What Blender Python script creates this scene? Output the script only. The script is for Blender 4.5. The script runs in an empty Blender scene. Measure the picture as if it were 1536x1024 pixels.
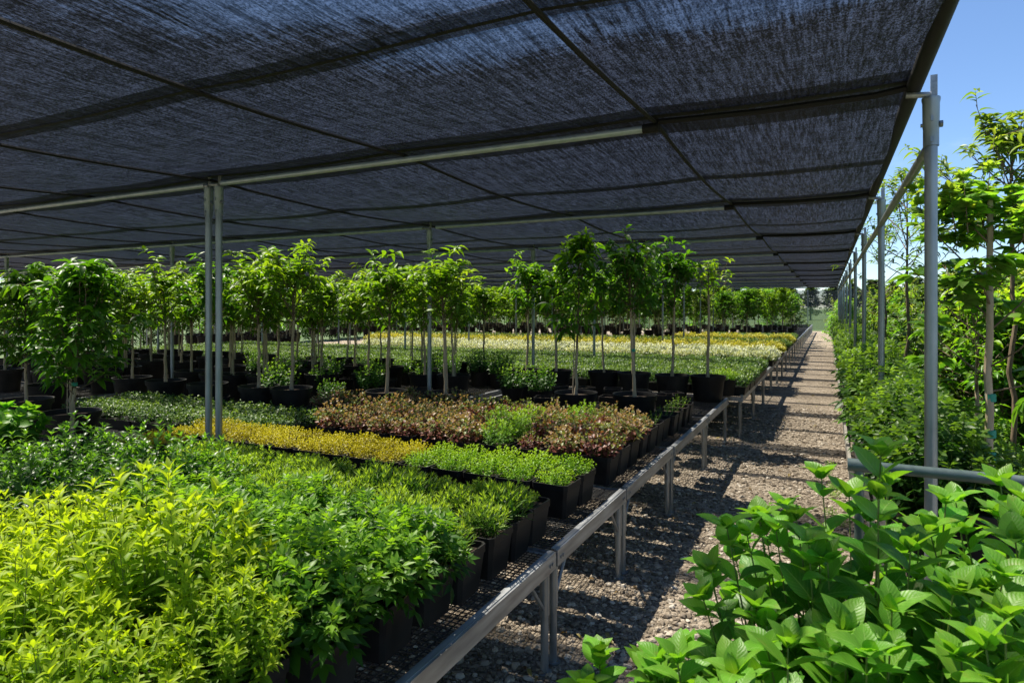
import bpy, math, random
import numpy as np
from mathutils import Vector, Matrix, noise

R = random.Random(7)
NR = np.random.default_rng(7)
PI = math.pi
S = bpy.context.scene
COL = S.collection
CAM_H = 1.9
ZB = 0.61            # bench top
ZC = 2.95            # canopy level
BEAM_Y = [-2.7 + 3.1 * k for k in range(13)]      # ... 0.4, 3.5, 6.6 ... 34.5
SEAM_X = [0.35, -0.86, -2.56, -4.45, -6.1, -7.75, -9.35, -11.0, -12.6, -14.25, -15.9, -17.5, -19.15, -20.8, -22.4, -24.05]

# ------------------------------------------------------------------ node helpers
def new_mat(name):
    m = bpy.data.materials.new(name); m.use_nodes = True
    m.node_tree.nodes.clear()
    return m, m.node_tree.nodes, m.node_tree.links

def nd(N, t, **kw):
    n = N.new(t)
    for k, v in kw.items():
        if k.startswith('_'):
            setattr(n, k[1:], v)
        else:
            n.inputs[k.replace('__', ' ')].default_value = v
    return n

def ramp(N, stops, interp='LINEAR'):
    r = N.new('ShaderNodeValToRGB'); r.color_ramp.interpolation = interp
    e = r.color_ramp.elements
    while len(e) > 1: e.remove(e[-1])
    e[0].position = stops[0][0]; e[0].color = (*stops[0][1], 1)
    for p, c in stops[1:]:
        x = e.new(p); x.color = (*c, 1)
    return r

def math_n(N, L, op, a, b=None, c=None):
    n = N.new('ShaderNodeMath'); n.operation = op
    for i, v in enumerate((a, b, c)):
        if v is None: continue
        if hasattr(v, 'links'): L.new(v, n.inputs[i])
        else: n.inputs[i].default_value = v
    return n.outputs[0]

def mat_leaf(name, stops, tr_gain=2.6, mixf=0.40, rough=0.44, spec=0.30, veins=0.0, vary=0.35):
    """leaf surface: colour picked per leaf, brighter yellow-green light through the blade"""
    m, N, L = new_mat(name)
    at = N.new('ShaderNodeAttribute'); at.attribute_name = 'tint'
    oi = N.new('ShaderNodeObjectInfo')
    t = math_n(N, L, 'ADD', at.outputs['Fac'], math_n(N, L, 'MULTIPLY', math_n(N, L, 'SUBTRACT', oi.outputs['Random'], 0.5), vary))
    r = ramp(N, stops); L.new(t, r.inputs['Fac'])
    col = r.outputs['Color']
    bump = None
    if veins > 0:
        uv = N.new('ShaderNodeUVMap')
        sp = N.new('ShaderNodeSeparateXYZ'); L.new(uv.outputs[0], sp.inputs[0])
        v = math_n(N, L, 'ABSOLUTE', math_n(N, L, 'SUBTRACT', sp.outputs['Y'], 0.5))
        mid = math_n(N, L, 'LESS_THAN', v, 0.022)
        ph = math_n(N, L, 'ADD', math_n(N, L, 'MULTIPLY', sp.outputs['X'], 9.0), math_n(N, L, 'MULTIPLY', v, -5.5))
        fr = math_n(N, L, 'ABSOLUTE', math_n(N, L, 'SUBTRACT', math_n(N, L, 'FRACT', ph), 0.5))
        side = math_n(N, L, 'MULTIPLY', math_n(N, L, 'LESS_THAN', fr, 0.06), 0.45)
        vein = math_n(N, L, 'MAXIMUM', mid, side)
        mx = nd(N, 'ShaderNodeMixRGB', _blend_type='MIX'); L.new(math_n(N, L, 'MULTIPLY', vein, veins), mx.inputs[0])
        L.new(col, mx.inputs[1]); mx.inputs[2].default_value = (0.30, 0.42, 0.12, 1)
        col = mx.outputs[0]
        ob = N.new('ShaderNodeTexCoord'); nz = nd(N, 'ShaderNodeTexNoise', Scale=26.0, Detail=5); L.new(ob.outputs['Object'], nz.inputs['Vector'])
        mr = nd(N, 'ShaderNodeMapRange'); mr.inputs['From Min'].default_value = .62; mr.inputs['From Max'].default_value = .74; mr.inputs['To Max'].default_value = .65; L.new(nz.outputs['Fac'], mr.inputs['Value'])
        m2 = nd(N, 'ShaderNodeMixRGB'); L.new(mr.outputs[0], m2.inputs[0]); L.new(col, m2.inputs[1]); m2.inputs[2].default_value = (.22, .24, .04, 1)
        nz2 = nd(N, 'ShaderNodeTexNoise', Scale=9.0, Detail=3); L.new(ob.outputs['Object'], nz2.inputs['Vector'])
        hs = nd(N, 'ShaderNodeHueSaturation'); L.new(m2.outputs[0], hs.inputs['Color']); L.new(math_n(N, L, 'MULTIPLY_ADD', nz2.outputs['Fac'], 1.1, .42), hs.inputs['Value'])
        L.new(math_n(N, L, 'MULTIPLY_ADD', nz2.outputs['Fac'], .05, .485), hs.inputs['Hue']); col = hs.outputs[0]
        bp = nd(N, 'ShaderNodeBump', Strength=0.25, Distance=0.003); L.new(fr, bp.inputs['Height']); bump = bp.outputs[0]
    p = nd(N, 'ShaderNodeBsdfPrincipled', Roughness=rough); p.inputs['Specular IOR Level'].default_value = spec
    L.new(col, p.inputs['Base Color'])
    tl = N.new('ShaderNodeBsdfTranslucent')
    g = nd(N, 'ShaderNodeMixRGB', _blend_type='MULTIPLY', Fac=1.0); L.new(col, g.inputs[1])
    g.inputs[2].default_value = (tr_gain * 1.35, tr_gain * 1.30, tr_gain * 0.42, 1)
    L.new(g.outputs[0], tl.inputs['Color'])
    if bump: L.new(bump, p.inputs['Normal'])
    ms = nd(N, 'ShaderNodeMixShader', Fac=mixf)
    L.new(p.outputs[0], ms.inputs[1]); L.new(tl.outputs[0], ms.inputs[2])
    o = N.new('ShaderNodeOutputMaterial'); L.new(ms.outputs[0], o.inputs[0])
    return m

def mat_plain(name, c0, c1, scale=8, rough=0.6, metal=0.0, spec=0.4, bump=0.0, bscale=40, stretch=(1, 1, 1), detail=5, rvar=0.0):
    m, N, L = new_mat(name)
    tc = N.new('ShaderNodeTexCoord'); mp = N.new('ShaderNodeMapping'); mp.inputs['Scale'].default_value = stretch
    L.new(tc.outputs['Object'], mp.inputs[0])
    n = nd(N, 'ShaderNodeTexNoise', Scale=scale, Detail=detail); L.new(mp.outputs[0], n.inputs['Vector'])
    r = ramp(N, [(0.3, c0), (0.7, c1)]); L.new(n.outputs['Fac'], r.inputs[0])
    p = nd(N, 'ShaderNodeBsdfPrincipled', Roughness=rough, Metallic=metal); p.inputs['Specular IOR Level'].default_value = spec
    L.new(r.outputs[0], p.inputs['Base Color'])
    if rvar:
        L.new(math_n(N, L, 'MULTIPLY_ADD', n.outputs['Fac'], rvar, rough - rvar / 2), p.inputs['Roughness'])
    if bump:
        n2 = nd(N, 'ShaderNodeTexNoise', Scale=bscale, Detail=4); L.new(mp.outputs[0], n2.inputs['Vector'])
        b = nd(N, 'ShaderNodeBump', Strength=bump, Distance=0.01); L.new(n2.outputs['Fac'], b.inputs['Height'])
        L.new(b.outputs[0], p.inputs['Normal'])
    o = N.new('ShaderNodeOutputMaterial'); L.new(p.outputs[0], o.inputs[0])
    return m

# ------------------------------------------------------------------ materials
M = {}
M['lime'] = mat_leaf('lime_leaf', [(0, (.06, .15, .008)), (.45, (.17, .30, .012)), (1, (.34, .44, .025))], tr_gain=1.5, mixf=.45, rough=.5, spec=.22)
M['lobed'] = mat_leaf('lobed_leaf', [(0, (.016, .06, .006)), (.5, (.048, .14, .011)), (1, (.16, .30, .025))], tr_gain=2.1, mixf=.38)
M['glossy'] = mat_leaf('glossy_leaf', [(0, (.011, .045, .006)), (.5, (.028, .09, .009)), (1, (.11, .23, .025))], tr_gain=2.4, mixf=.36, rough=.36)
M['narrow'] = mat_leaf('narrow_leaf', [(0, (.025, .075, .008)), (.5, (.075, .17, .016)), (1, (.25, .37, .04))], tr_gain=1.8, mixf=.36)
M['gold'] = mat_leaf('gold_leaf', [(0, (.12, .11, .005)), (.4, (.37, .32, .009)), (1, (.60, .56, .03))], tr_gain=1.0, mixf=.3, vary=.5)
M['chart'] = mat_leaf('chartreuse_leaf', [(0, (.08, .20, .010)), (.5, (.16, .32, .014)), (1, (.32, .48, .03))], tr_gain=1.4, mixf=.34)
M['bronze'] = mat_leaf('bronze_leaf', [(0, (.08, .022, .020)), (.3, (.19, .06, .05)), (.5, (.26, .12, .085)), (.62, (.13, .17, .04)), (.8, (.24, .29, .09)), (.9, (.31, .18, .12)), (1, (.38, .27, .17))], tr_gain=1.2, mixf=.28, vary=.45)
M['clipped'] = mat_leaf('clipped_leaf', [(0, (.025, .07, .018)), (.5, (.055, .12, .03)), (1, (.14, .22, .06))], tr_gain=1.7, mixf=.28, vary=.3)
M['white'] = mat_leaf('variegated_leaf', [(0, (.05, .12, .03)), (.22, (.16, .25, .09)), (.4, (.50, .55, .38)), (1, (.74, .76, .62))], tr_gain=1.0, mixf=.25)
M['yellow'] = mat_leaf('yellow_leaf', [(0, (.15, .20, .02)), (.4, (.38, .39, .04)), (1, (.60, .56, .12))], tr_gain=1.0, mixf=.28, vary=.5)
M['olive'] = mat_leaf('olive_leaf', [(0, (.03, .075, .014)), (.6, (.07, .13, .022)), (1, (.17, .22, .05))], tr_gain=1.7, mixf=.3)
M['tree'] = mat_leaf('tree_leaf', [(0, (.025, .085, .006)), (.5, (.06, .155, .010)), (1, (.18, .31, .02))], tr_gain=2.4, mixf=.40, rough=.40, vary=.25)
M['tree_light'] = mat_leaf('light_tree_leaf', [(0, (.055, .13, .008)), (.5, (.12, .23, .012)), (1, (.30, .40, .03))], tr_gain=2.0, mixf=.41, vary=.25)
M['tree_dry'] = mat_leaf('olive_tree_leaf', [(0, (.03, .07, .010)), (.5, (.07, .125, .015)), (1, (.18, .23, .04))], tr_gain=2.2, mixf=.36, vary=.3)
M['broad'] = mat_leaf('broad_leaf', [(0, (.022, .09, .008)), (.5, (.052, .165, .013)), (1, (.16, .32, .028))], tr_gain=1.8, mixf=.36, rough=.42, spec=.32, veins=.45, vary=.1)
M['maple'] = mat_leaf('lobed_tree_leaf', [(0, (.045, .11, .012)), (.5, (.09, .18, .018)), (1, (.20, .28, .04))], tr_gain=2.2, mixf=.4, rough=.4, veins=.3, vary=.1)
M['bush'] = mat_leaf('bush_leaf', [(0, (.022, .07, .010)), (.5, (.045, .12, .016)), (1, (.16, .27, .04))], tr_gain=2.3, mixf=.36, vary=.3)
M['bush_dark'] = mat_leaf('dark_bush_leaf', [(0, (.016, .05, .008)), (.5, (.032, .09, .012)), (1, (.11, .19, .03))], tr_gain=2.2, mixf=.36, vary=.3)
M['litter'] = mat_leaf('dry_leaf', [(0, (.09, .055, .025)), (.5, (.20, .13, .05)), (1, (.30, .26, .08))], tr_gain=1.0, mixf=.2)
M['far'] = mat_leaf('distant_leaf', [(0, (.035, .075, .03)), (1, (.09, .14, .05))], tr_gain=1.6, mixf=.25)
M['stem'] = mat_plain('green_stem', (.10, .16, .03), (.18, .22, .05), scale=30, rough=.55)
M['bark'] = mat_plain('pale_bark', (.30, .23, .15), (.48, .39, .27), scale=20, rough=.85, bump=.5, bscale=60, stretch=(1, 1, .25))
M['bark_dark'] = mat_plain('brown_bark', (.09, .065, .04), (.19, .14, .09), scale=20, rough=.85, bump=.5, bscale=60, stretch=(1, 1, .25))
M['tape'] = mat_plain('green_tape', (.01, .20, .14), (.02, .28, .2), rough=.5)
M['pot'] = mat_plain('black_plastic', (.007, .007, .008), (.017, .017, .018), scale=9, rough=.5, rvar=.2, bump=.05, bscale=80, spec=.16)
_p = M['pot'].node_tree; _b = next(n for n in _p.nodes if n.type == 'BSDF_PRINCIPLED'); _src = _b.inputs['Base Color'].links[0].from_socket
_oi = _p.nodes.new('ShaderNodeObjectInfo'); _mx = _p.nodes.new('ShaderNodeMixRGB'); _mx.inputs[2].default_value = (.045, .040, .036, 1)
_tc = _p.nodes.new('ShaderNodeTexCoord'); _nz = nd(_p.nodes, 'ShaderNodeTexNoise', Scale=5.0, Detail=6); _p.links.new(_tc.outputs['Object'], _nz.inputs['Vector'])
_f = math_n(_p.nodes, _p.links, 'MULTIPLY', math_n(_p.nodes, _p.links, 'POWER', _oi.outputs['Random'], 1.6), math_n(_p.nodes, _p.links, 'MULTIPLY_ADD', _nz.outputs['Fac'], 2.4, -.7))
_f = math_n(_p.nodes, _p.links, 'MAXIMUM', _f, 0.0)
_p.links.new(_f, _mx.inputs[0]); _p.links.new(_src, _mx.inputs[1]); _p.links.new(_mx.outputs[0], _b.inputs['Base Color'])
M['soil'] = mat_plain('potting_soil', (.02, .013, .008), (.075, .05, .032), scale=60, rough=.95, bump=1.0, bscale=90)
M['steel'] = mat_plain('galvanised_steel', (.20, .225, .25), (.34, .37, .40), scale=14, rough=.42, metal=.75, rvar=.25, stretch=(1, 1, .35), bump=.06, bscale=30)
M['pipe'] = mat_plain('bright_galvanised', (.34, .40, .48), (.52, .58, .66), scale=10, rough=.38, metal=.45, rvar=.2)
M['rail'] = mat_plain('aluminium_rail', (.20, .208, .22), (.46, .475, .49), scale=9, rough=.45, metal=.6, rvar=.3, stretch=(3, .35, 3), bump=.04, bscale=40)
M['wire'] = mat_plain('dark_mesh', (.02, .02, .02), (.06, .058, .055), scale=20, rough=.55)
M['hem'] = mat_plain('black_webbing', (.003, .003, .004), (.007, .007, .009), scale=60, rough=.7)
M['greenpipe'] = mat_plain('green_grey_pipe', (.06, .10, .085), (.17, .205, .205), scale=5, rough=.4, metal=.3, rvar=.2)
M['wood'] = mat_plain('weathered_board', (.16, .15, .13), (.30, .28, .25), scale=12, rough=.85, stretch=(6, .5, 6), bump=.3)

def mat_cloth():
    """knitted shade net. Its holes are as deep as the yarn is thick, so the share of light that passes straight
    through falls with the slant of the ray: open * (1 - k tan(angle)) - the same for every ray."""
    m, N, L = new_mat('shade_net')
    tc = N.new('ShaderNodeTexCoord')
    lw = nd(N, 'ShaderNodeLayerWeight', Blend=0.5)
    c = math_n(N, L, 'MAXIMUM', math_n(N, L, 'SUBTRACT', 1.0, lw.outputs['Facing']), 0.02)
    tan = math_n(N, L, 'DIVIDE', math_n(N, L, 'SQRT', math_n(N, L, 'SUBTRACT', 1.0, math_n(N, L, 'MULTIPLY', c, c))), c)
    # knit variation: streaks along the yarn, fine loops
    mp = N.new('ShaderNodeMapping'); mp.inputs['Scale'].default_value = (22, 1.6, 1); L.new(tc.outputs['Object'], mp.inputs[0])
    st = nd(N, 'ShaderNodeTexNoise', Scale=3.0, Detail=7, Roughness=.65); L.new(mp.outputs[0], st.inputs['Vector'])
    mp2 = N.new('ShaderNodeMapping'); mp2.inputs['Scale'].default_value = (2.5, 14, 1); L.new(tc.outputs['Object'], mp2.inputs[0])
    st2 = nd(N, 'ShaderNodeTexNoise', Scale=2.2, Detail=6, Roughness=.6); L.new(mp2.outputs[0], st2.inputs['Vector'])
    vo = nd(N, 'ShaderNodeTexNoise', Scale=95.0, Detail=2, Roughness=.7); mp3 = N.new('ShaderNodeMapping'); mp3.inputs['Scale'].default_value = (1.6, .75, 1); L.new(tc.outputs['Object'], mp3.inputs[0]); L.new(mp3.outputs[0], vo.inputs['Vector'])
    hole = nd(N, 'ShaderNodeMapRange'); hole.inputs['From Min'].default_value = .36; hole.inputs['From Max'].default_value = .66
    L.new(vo.outputs['Fac'], hole.inputs['Value'])
    streak = math_n(N, L, 'ADD', math_n(N, L, 'MULTIPLY', st.outputs['Fac'], .95), math_n(N, L, 'MULTIPLY', st2.outputs['Fac'], .35))
    k = math_n(N, L, 'MULTIPLY_ADD', streak, -.28, .575)
    open_ = math_n(N, L, 'MULTIPLY_ADD', hole.outputs[0], 1.0, .36)
    T = math_n(N, L, 'MULTIPLY', math_n(N, L, 'MINIMUM', open_, 1.0), math_n(N, L, 'MAXIMUM', math_n(N, L, 'SUBTRACT', 1.0, math_n(N, L, 'MULTIPLY', tan, k)), 0.0))
    tr = N.new('ShaderNodeBsdfTransparent')
    p = nd(N, 'ShaderNodeBsdfPrincipled', Roughness=.55)
    rc = ramp(N, [(.45, (.004, .0048, .007)), (.85, (.020, .023, .032))]); L.new(streak, rc.inputs[0]); L.new(rc.outputs[0], p.inputs['Base Color'])
    tl = N.new('ShaderNodeBsdfTranslucent')
    rt = ramp(N, [(.40, (.001, .0013, .002)), (.62, (.0045, .0058, .010)), (.95, (.032, .042, .072))])
    L.new(math_n(N, L, 'MULTIPLY', streak, math_n(N, L, 'MULTIPLY_ADD', hole.outputs[0], .6, .75)), rt.inputs[0]); L.new(rt.outputs[0], tl.inputs['Color'])
    bp = nd(N, 'ShaderNodeBump', Strength=.5, Distance=.004); L.new(vo.outputs['Fac'], bp.inputs['Height']); L.new(bp.outputs[0], p.inputs['Normal'])
    body = nd(N, 'ShaderNodeMixShader', Fac=.5); L.new(p.outputs[0], body.inputs[1]); L.new(tl.outputs[0], body.inputs[2])
    ms = N.new('ShaderNodeMixShader'); L.new(T, ms.inputs[0]); L.new(body.outputs[0], ms.inputs[1]); L.new(tr.outputs[0], ms.inputs[2])
    o = N.new('ShaderNodeOutputMaterial'); L.new(ms.outputs[0], o.inputs[0])
    return m
M['cloth'] = mat_cloth()

def mat_net(name, col, T):
    m, N, L = new_mat(name)
    tc = N.new('ShaderNodeTexCoord')
    n = nd(N, 'ShaderNodeTexNoise', Scale=2.0, Detail=5); L.new(tc.outputs['Object'], n.inputs['Vector'])
    d = nd(N, 'ShaderNodeBsdfDiffuse'); d.inputs['Color'].default_value = (*col, 1)
    tl = N.new('ShaderNodeBsdfTranslucent'); tl.inputs['Color'].default_value = (*col, 1)
    b = nd(N, 'ShaderNodeMixShader', Fac=.5); L.new(d.outputs[0], b.inputs[1]); L.new(tl.outputs[0], b.inputs[2])
    ms = N.new('ShaderNodeMixShader'); L.new(math_n(N, L, 'MULTIPLY_ADD', n.outputs['Fac'], .2, T - .1), ms.inputs[0]); L.new(b.outputs[0], ms.inputs[1])
    L.new(N.new('ShaderNodeBsdfTransparent').outputs[0], ms.inputs[2])
    o = N.new('ShaderNodeOutputMaterial'); L.new(ms.outputs[0], o.inputs[0])
    return m
M['darknet'] = mat_net('dark_windbreak_net', (.03, .035, .04), .35)
M['shadow_strip'] = mat_net('shadow_strip_net', (.016, .018, .024), .20)  # dense net for strips added over the cloth to stripe the path with shadow
M['greennet'] = mat_net('pale_green_net', (.16, .22, .12), .45)
M['bluenet'] = mat_net('pale_blue_net', (.55, .60, .72), .25)

def mat_gravel():
    m, N, L = new_mat('gravel_ground')
    tc = N.new('ShaderNodeTexCoord')
    v = nd(N, 'ShaderNodeTexVoronoi', Scale=34.0); L.new(tc.outputs['Object'], v.inputs['Vector'])
    v2 = nd(N, 'ShaderNodeTexVoronoi', Scale=75.0); L.new(tc.outputs['Object'], v2.inputs['Vector'])
    n = nd(N, 'ShaderNodeTexNoise', Scale=1.3, Detail=8, Roughness=.65); L.new(tc.outputs['Object'], n.inputs['Vector'])
    sp = N.new('ShaderNodeSeparateXYZ'); L.new(v.outputs['Color'], sp.inputs[0])
    t = math_n(N, L, 'ADD', math_n(N, L, 'MULTIPLY', sp.outputs['X'], .55), math_n(N, L, 'MULTIPLY_ADD', n.outputs['Fac'], 1.0, -.25))
    r = ramp(N, [(.15, (.11, .088, .064)), (.5, (.24, .196, .148)), (.85, (.39, .33, .26))]); L.new(t, r.inputs[0])
    p = nd(N, 'ShaderNodeBsdfPrincipled', Roughness=.9); p.inputs['Specular IOR Level'].default_value = .2
    L.new(r.outputs[0], p.inputs['Base Color'])
    h = math_n(N, L, 'ADD', math_n(N, L, 'MULTIPLY', v.outputs['Distance'], -1.0), math_n(N, L, 'MULTIPLY', v2.outputs['Distance'], -.5))
    b = nd(N, 'ShaderNodeBump', Strength=.9, Distance=.03); L.new(h, b.inputs['Height']); L.new(b.outputs[0], p.inputs['Normal'])
    o = N.new('ShaderNodeOutputMaterial'); L.new(p.outputs[0], o.inputs[0])
    return m
M['gravel'] = mat_gravel()
def mat_stone():
    m, N, L = new_mat('gravel_stone')
    at = N.new('ShaderNodeAttribute'); at.attribute_name = 'tint'
    r = ramp(N, [(0, (.11, .088, .066)), (.4, (.245, .20, .152)), (.8, (.37, .315, .25)), (1, (.50, .45, .38))]); L.new(at.outputs['Fac'], r.inputs[0])
    p = nd(N, 'ShaderNodeBsdfPrincipled', Roughness=.85); p.inputs['Specular IOR Level'].default_value = .25; L.new(r.outputs[0], p.inputs['Base Color'])
    o = N.new('ShaderNodeOutputMaterial'); L.new(p.outputs[0], o.inputs[0])
    return m
M['stone'] = mat_stone()
M['field'] = mat_plain('field_ground', (.03, .06, .014), (.07, .105, .028), scale=.6, rough=.95, bump=.6, bscale=12, detail=8)

# ------------------------------------------------------------------ mesh building
class MB:
    def __init__(s): s.v = []; s.f = []; s.m = []
    def quad_box(s, x0, x1, y0, y1, z0, z1, mi=0):
        b = len(s.v)
        s.v += [(x0,y0,z0),(x1,y0,z0),(x1,y1,z0),(x0,y1,z0),(x0,y0,z1),(x1,y0,z1),(x1,y1,z1),(x0,y1,z1)]
        for q in ((0,3,2,1),(4,5,6,7),(0,1,5,4),(1,2,6,5),(2,3,7,6),(3,0,4,7)):
            s.f.append(tuple(b+i for i in q)); s.m.append(mi)
    def tube(s, pts, rad, n=8, mi=0, caps=True):
        pts = [Vector(p) for p in pts]
        if not hasattr(rad, '__len__'): rad = [rad]*len(pts)
        b = len(s.v); prev = None
        for i, p in enumerate(pts):
            t = (pts[min(i+1, len(pts)-1)] - pts[max(i-1, 0)]).normalized()
            if prev is None:
                a = Vector((0,0,1)) if abs(t.z) < .9 else Vector((1,0,0))
                u = t.cross(a).normalized()
            else:
                u = (prev - t*prev.dot(t)).normalized()
            prev = u; w = t.cross(u)
            for k in range(n):
                an = 2*PI*k/n
                s.v.append(tuple(p + (u*math.cos(an) + w*math.sin(an))*rad[i]))
        for i in range(len(pts)-1):
            for k in range(n):
                s.f.append((b+i*n+k, b+i*n+(k+1)%n, b+(i+1)*n+(k+1)%n, b+(i+1)*n+k)); s.m.append(mi)
        if caps:
            s.f.append(tuple(b+k for k in range(n))[::-1]); s.m.append(mi)
            s.f.append(tuple(b+(len(pts)-1)*n+k for k in range(n))); s.m.append(mi)
    def loft(s, rings, mi=0, close=True):
        b = len(s.v); n = len(rings[0])
        for r in rings: s.v += [tuple(p) for p in r]
        for i in range(len(rings)-1):
            for k in range(n):
                s.f.append((b+i*n+k, b+i*n+(k+1)%n, b+(i+1)*n+(k+1)%n, b+(i+1)*n+k)); s.m.append(mi)
    def lathe(s, prof, n=24, mi=0):
        s.loft([[(r*math.cos(2*PI*k/n), r*math.sin(2*PI*k/n), z) for k in range(n)] for r, z in prof], mi)
    def poly(s, pts, mi=0):
        b = len(s.v); s.v += [tuple(p) for p in pts]; s.f.append(tuple(range(b, b+len(pts)))); s.m.append(mi)
    def mesh(s, name, mats, smooth=True, angle=40):
        me = bpy.data.meshes.new(name); me.from_pydata(s.v, [], s.f)
        for m in mats: me.materials.append(m)
        me.polygons.foreach_set('material_index', s.m)
        if smooth:
            me.shade_smooth()
            try: me.set_sharp_from_angle(angle=math.radians(angle))
            except Exception: pass
        me.update(); return me

def leaf_tpl(nl, prof, width, fold=.25, curl=.25, twist=0.0, wave=0.0):
    """blade along +Y, length 1, face up +Z. Three points across. prof(t)->0..1 half-width share"""
    V = []; UV = []
    for i in range(nl+1):
        t = i/nl
        w = max(prof(t), .02)*width*.5
        z = -curl*t*t; y = t*(1-.25*curl*t)
        for j, sx in enumerate((-1, 0, 1)):
            x = sx*w; zz = z + abs(sx)*fold*w*1.6 + (wave*math.sin(t*11+sx)*abs(sx)*w)
            a = twist*t; V.append((x*math.cos(a), y, zz + x*math.sin(a))); UV.append((t, .5+.5*sx))
    F = []
    for i in range(nl):
        for j in (0, 1):
            a = i*3+j; F.append((a, a+1, a+4, a+3))
    return np.array(V, float), np.array(F, int), np.array(UV, float)

def merge_tpl(parts):
    V = []; F = []; U = []; b = 0
    for (v, f, u), (org, ang, sc, tilt) in parts:
        c, s_ = math.cos(ang), math.sin(ang)
        p = v*sc
        q = np.stack([p[:,0]*c + p[:,1]*s_, -p[:,0]*s_ + p[:,1]*c, p[:,2] + p[:,1]*tilt], 1) + np.array(org)
        V.append(q); F.append(f+b); U.append(u); b += len(v)
    return np.concatenate(V), np.concatenate(F), np.concatenate(U)

lance = lambda t: math.sin(PI*min(1, t**.75))**.8
ovate = lambda t: 0.05 if t < .06 else (math.sin(PI*((t-.06)/.94)**.66)**.72*(1 if t < .8 else 1-.35*(t-.8)/.2))
wide = lambda t: 0.06 if t < .08 else math.sin(PI*((t-.08)/.92)**.72)**.7
TPL = {}
TPL['lance2'] = [leaf_tpl(3, lance, .24, .3, c) for c in (.1, .35)]
TPL['lance'] = [leaf_tpl(4, lance, .27, .35, c, tw) for c, tw in ((.15, .2), (.4, -.3), (.6, .1))]
TPL['treeleaf'] = [leaf_tpl(4, lance, .36, .3, c, tw) for c, tw in ((.2, .2), (.45, -.3), (.7, .2))]
TPL['needle'] = [leaf_tpl(2, lance, .12, .3, c) for c in (.05, .3)]
TPL['small'] = [leaf_tpl(2, lance, .5, .25, c) for c in (.1, .4)]
TPL['round'] = [leaf_tpl(2, wide, .7, .2, c) for c in (.1, .35)]
TPL['broad'] = [leaf_tpl(9, ovate, w, f, c, tw, wv) for w, f, c, tw, wv in ((.66, .12, .14, .12, .03), (.64, .18, .36, -.2, .05), (.56, .24, .24, .25, .03), (.62, .12, .50, -.1, .06))]
_l = leaf_tpl(2, lance, .42, .2, .2)
TPL['lobed'] = [merge_tpl([(_l, ((0, .45, -.03), 0, .55, -c)), (_l, ((0, .45, -.03), .75, .42, -c)), (_l, ((0, .45, -.03), -.75, .42, -c)),
                           (_l, ((0, .22, 0), 1.0, .36, -c)), (_l, ((0, .22, 0), -1.0, .36, -c)), (leaf_tpl(2, lambda t: .5, .07, 0, 0), ((0, 0, 0), 0, .5, 0))]) for c in (.15, .5)]
_m = leaf_tpl(3, lance, .5, .2, .25)
TPL['compound'] = [merge_tpl([(_m, ((0, .6, 0), 0, .42, -c)), (_m, ((0, .55, 0), 1.0, .36, -c)), (_m, ((0, .55, 0), -1.0, .36, -c)),
                              (_m, ((0, .28, 0), 1.1, .34, -c)), (_m, ((0, .28, 0), -1.1, .34, -c)), (leaf_tpl(2, lambda t: .5, .03, 0, 0), ((0, 0, 0), 0, .62, 0))]) for c in (.1, .45)]
_b = leaf_tpl(5, lance, .58, .18, .25)
TPL['maple'] = [merge_tpl([(_b, ((0, .2, 0), 0, .8, -c)), (_b, ((0, .2, -.004), .72, .66, -c)), (_b, ((0, .2, -.004), -.72, .66, -c)),
                           (_b, ((0, .2, -.008), 1.45, .42, -c)), (_b, ((0, .2, -.008), -1.45, .42, -c)), (leaf_tpl(2, lambda t: .5, .03, 0, 0), ((0, 0, 0), 0, .22, 0))]) for c in (.05, .4)]

def unit(v):
    n = math.sqrt(v[0]**2+v[1]**2+v[2]**2) or 1; return (v[0]/n, v[1]/n, v[2]/n)
def cross(a, b): return (a[1]*b[2]-a[2]*b[1], a[2]*b[0]-a[0]*b[2], a[0]*b[1]-a[1]*b[0])
def rdir(up=0):
    a = R.uniform(0, 2*PI); z = R.uniform(-1, 1); s = math.sqrt(1-z*z)
    return (s*math.cos(a), s*math.sin(a), z+up)

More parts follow.
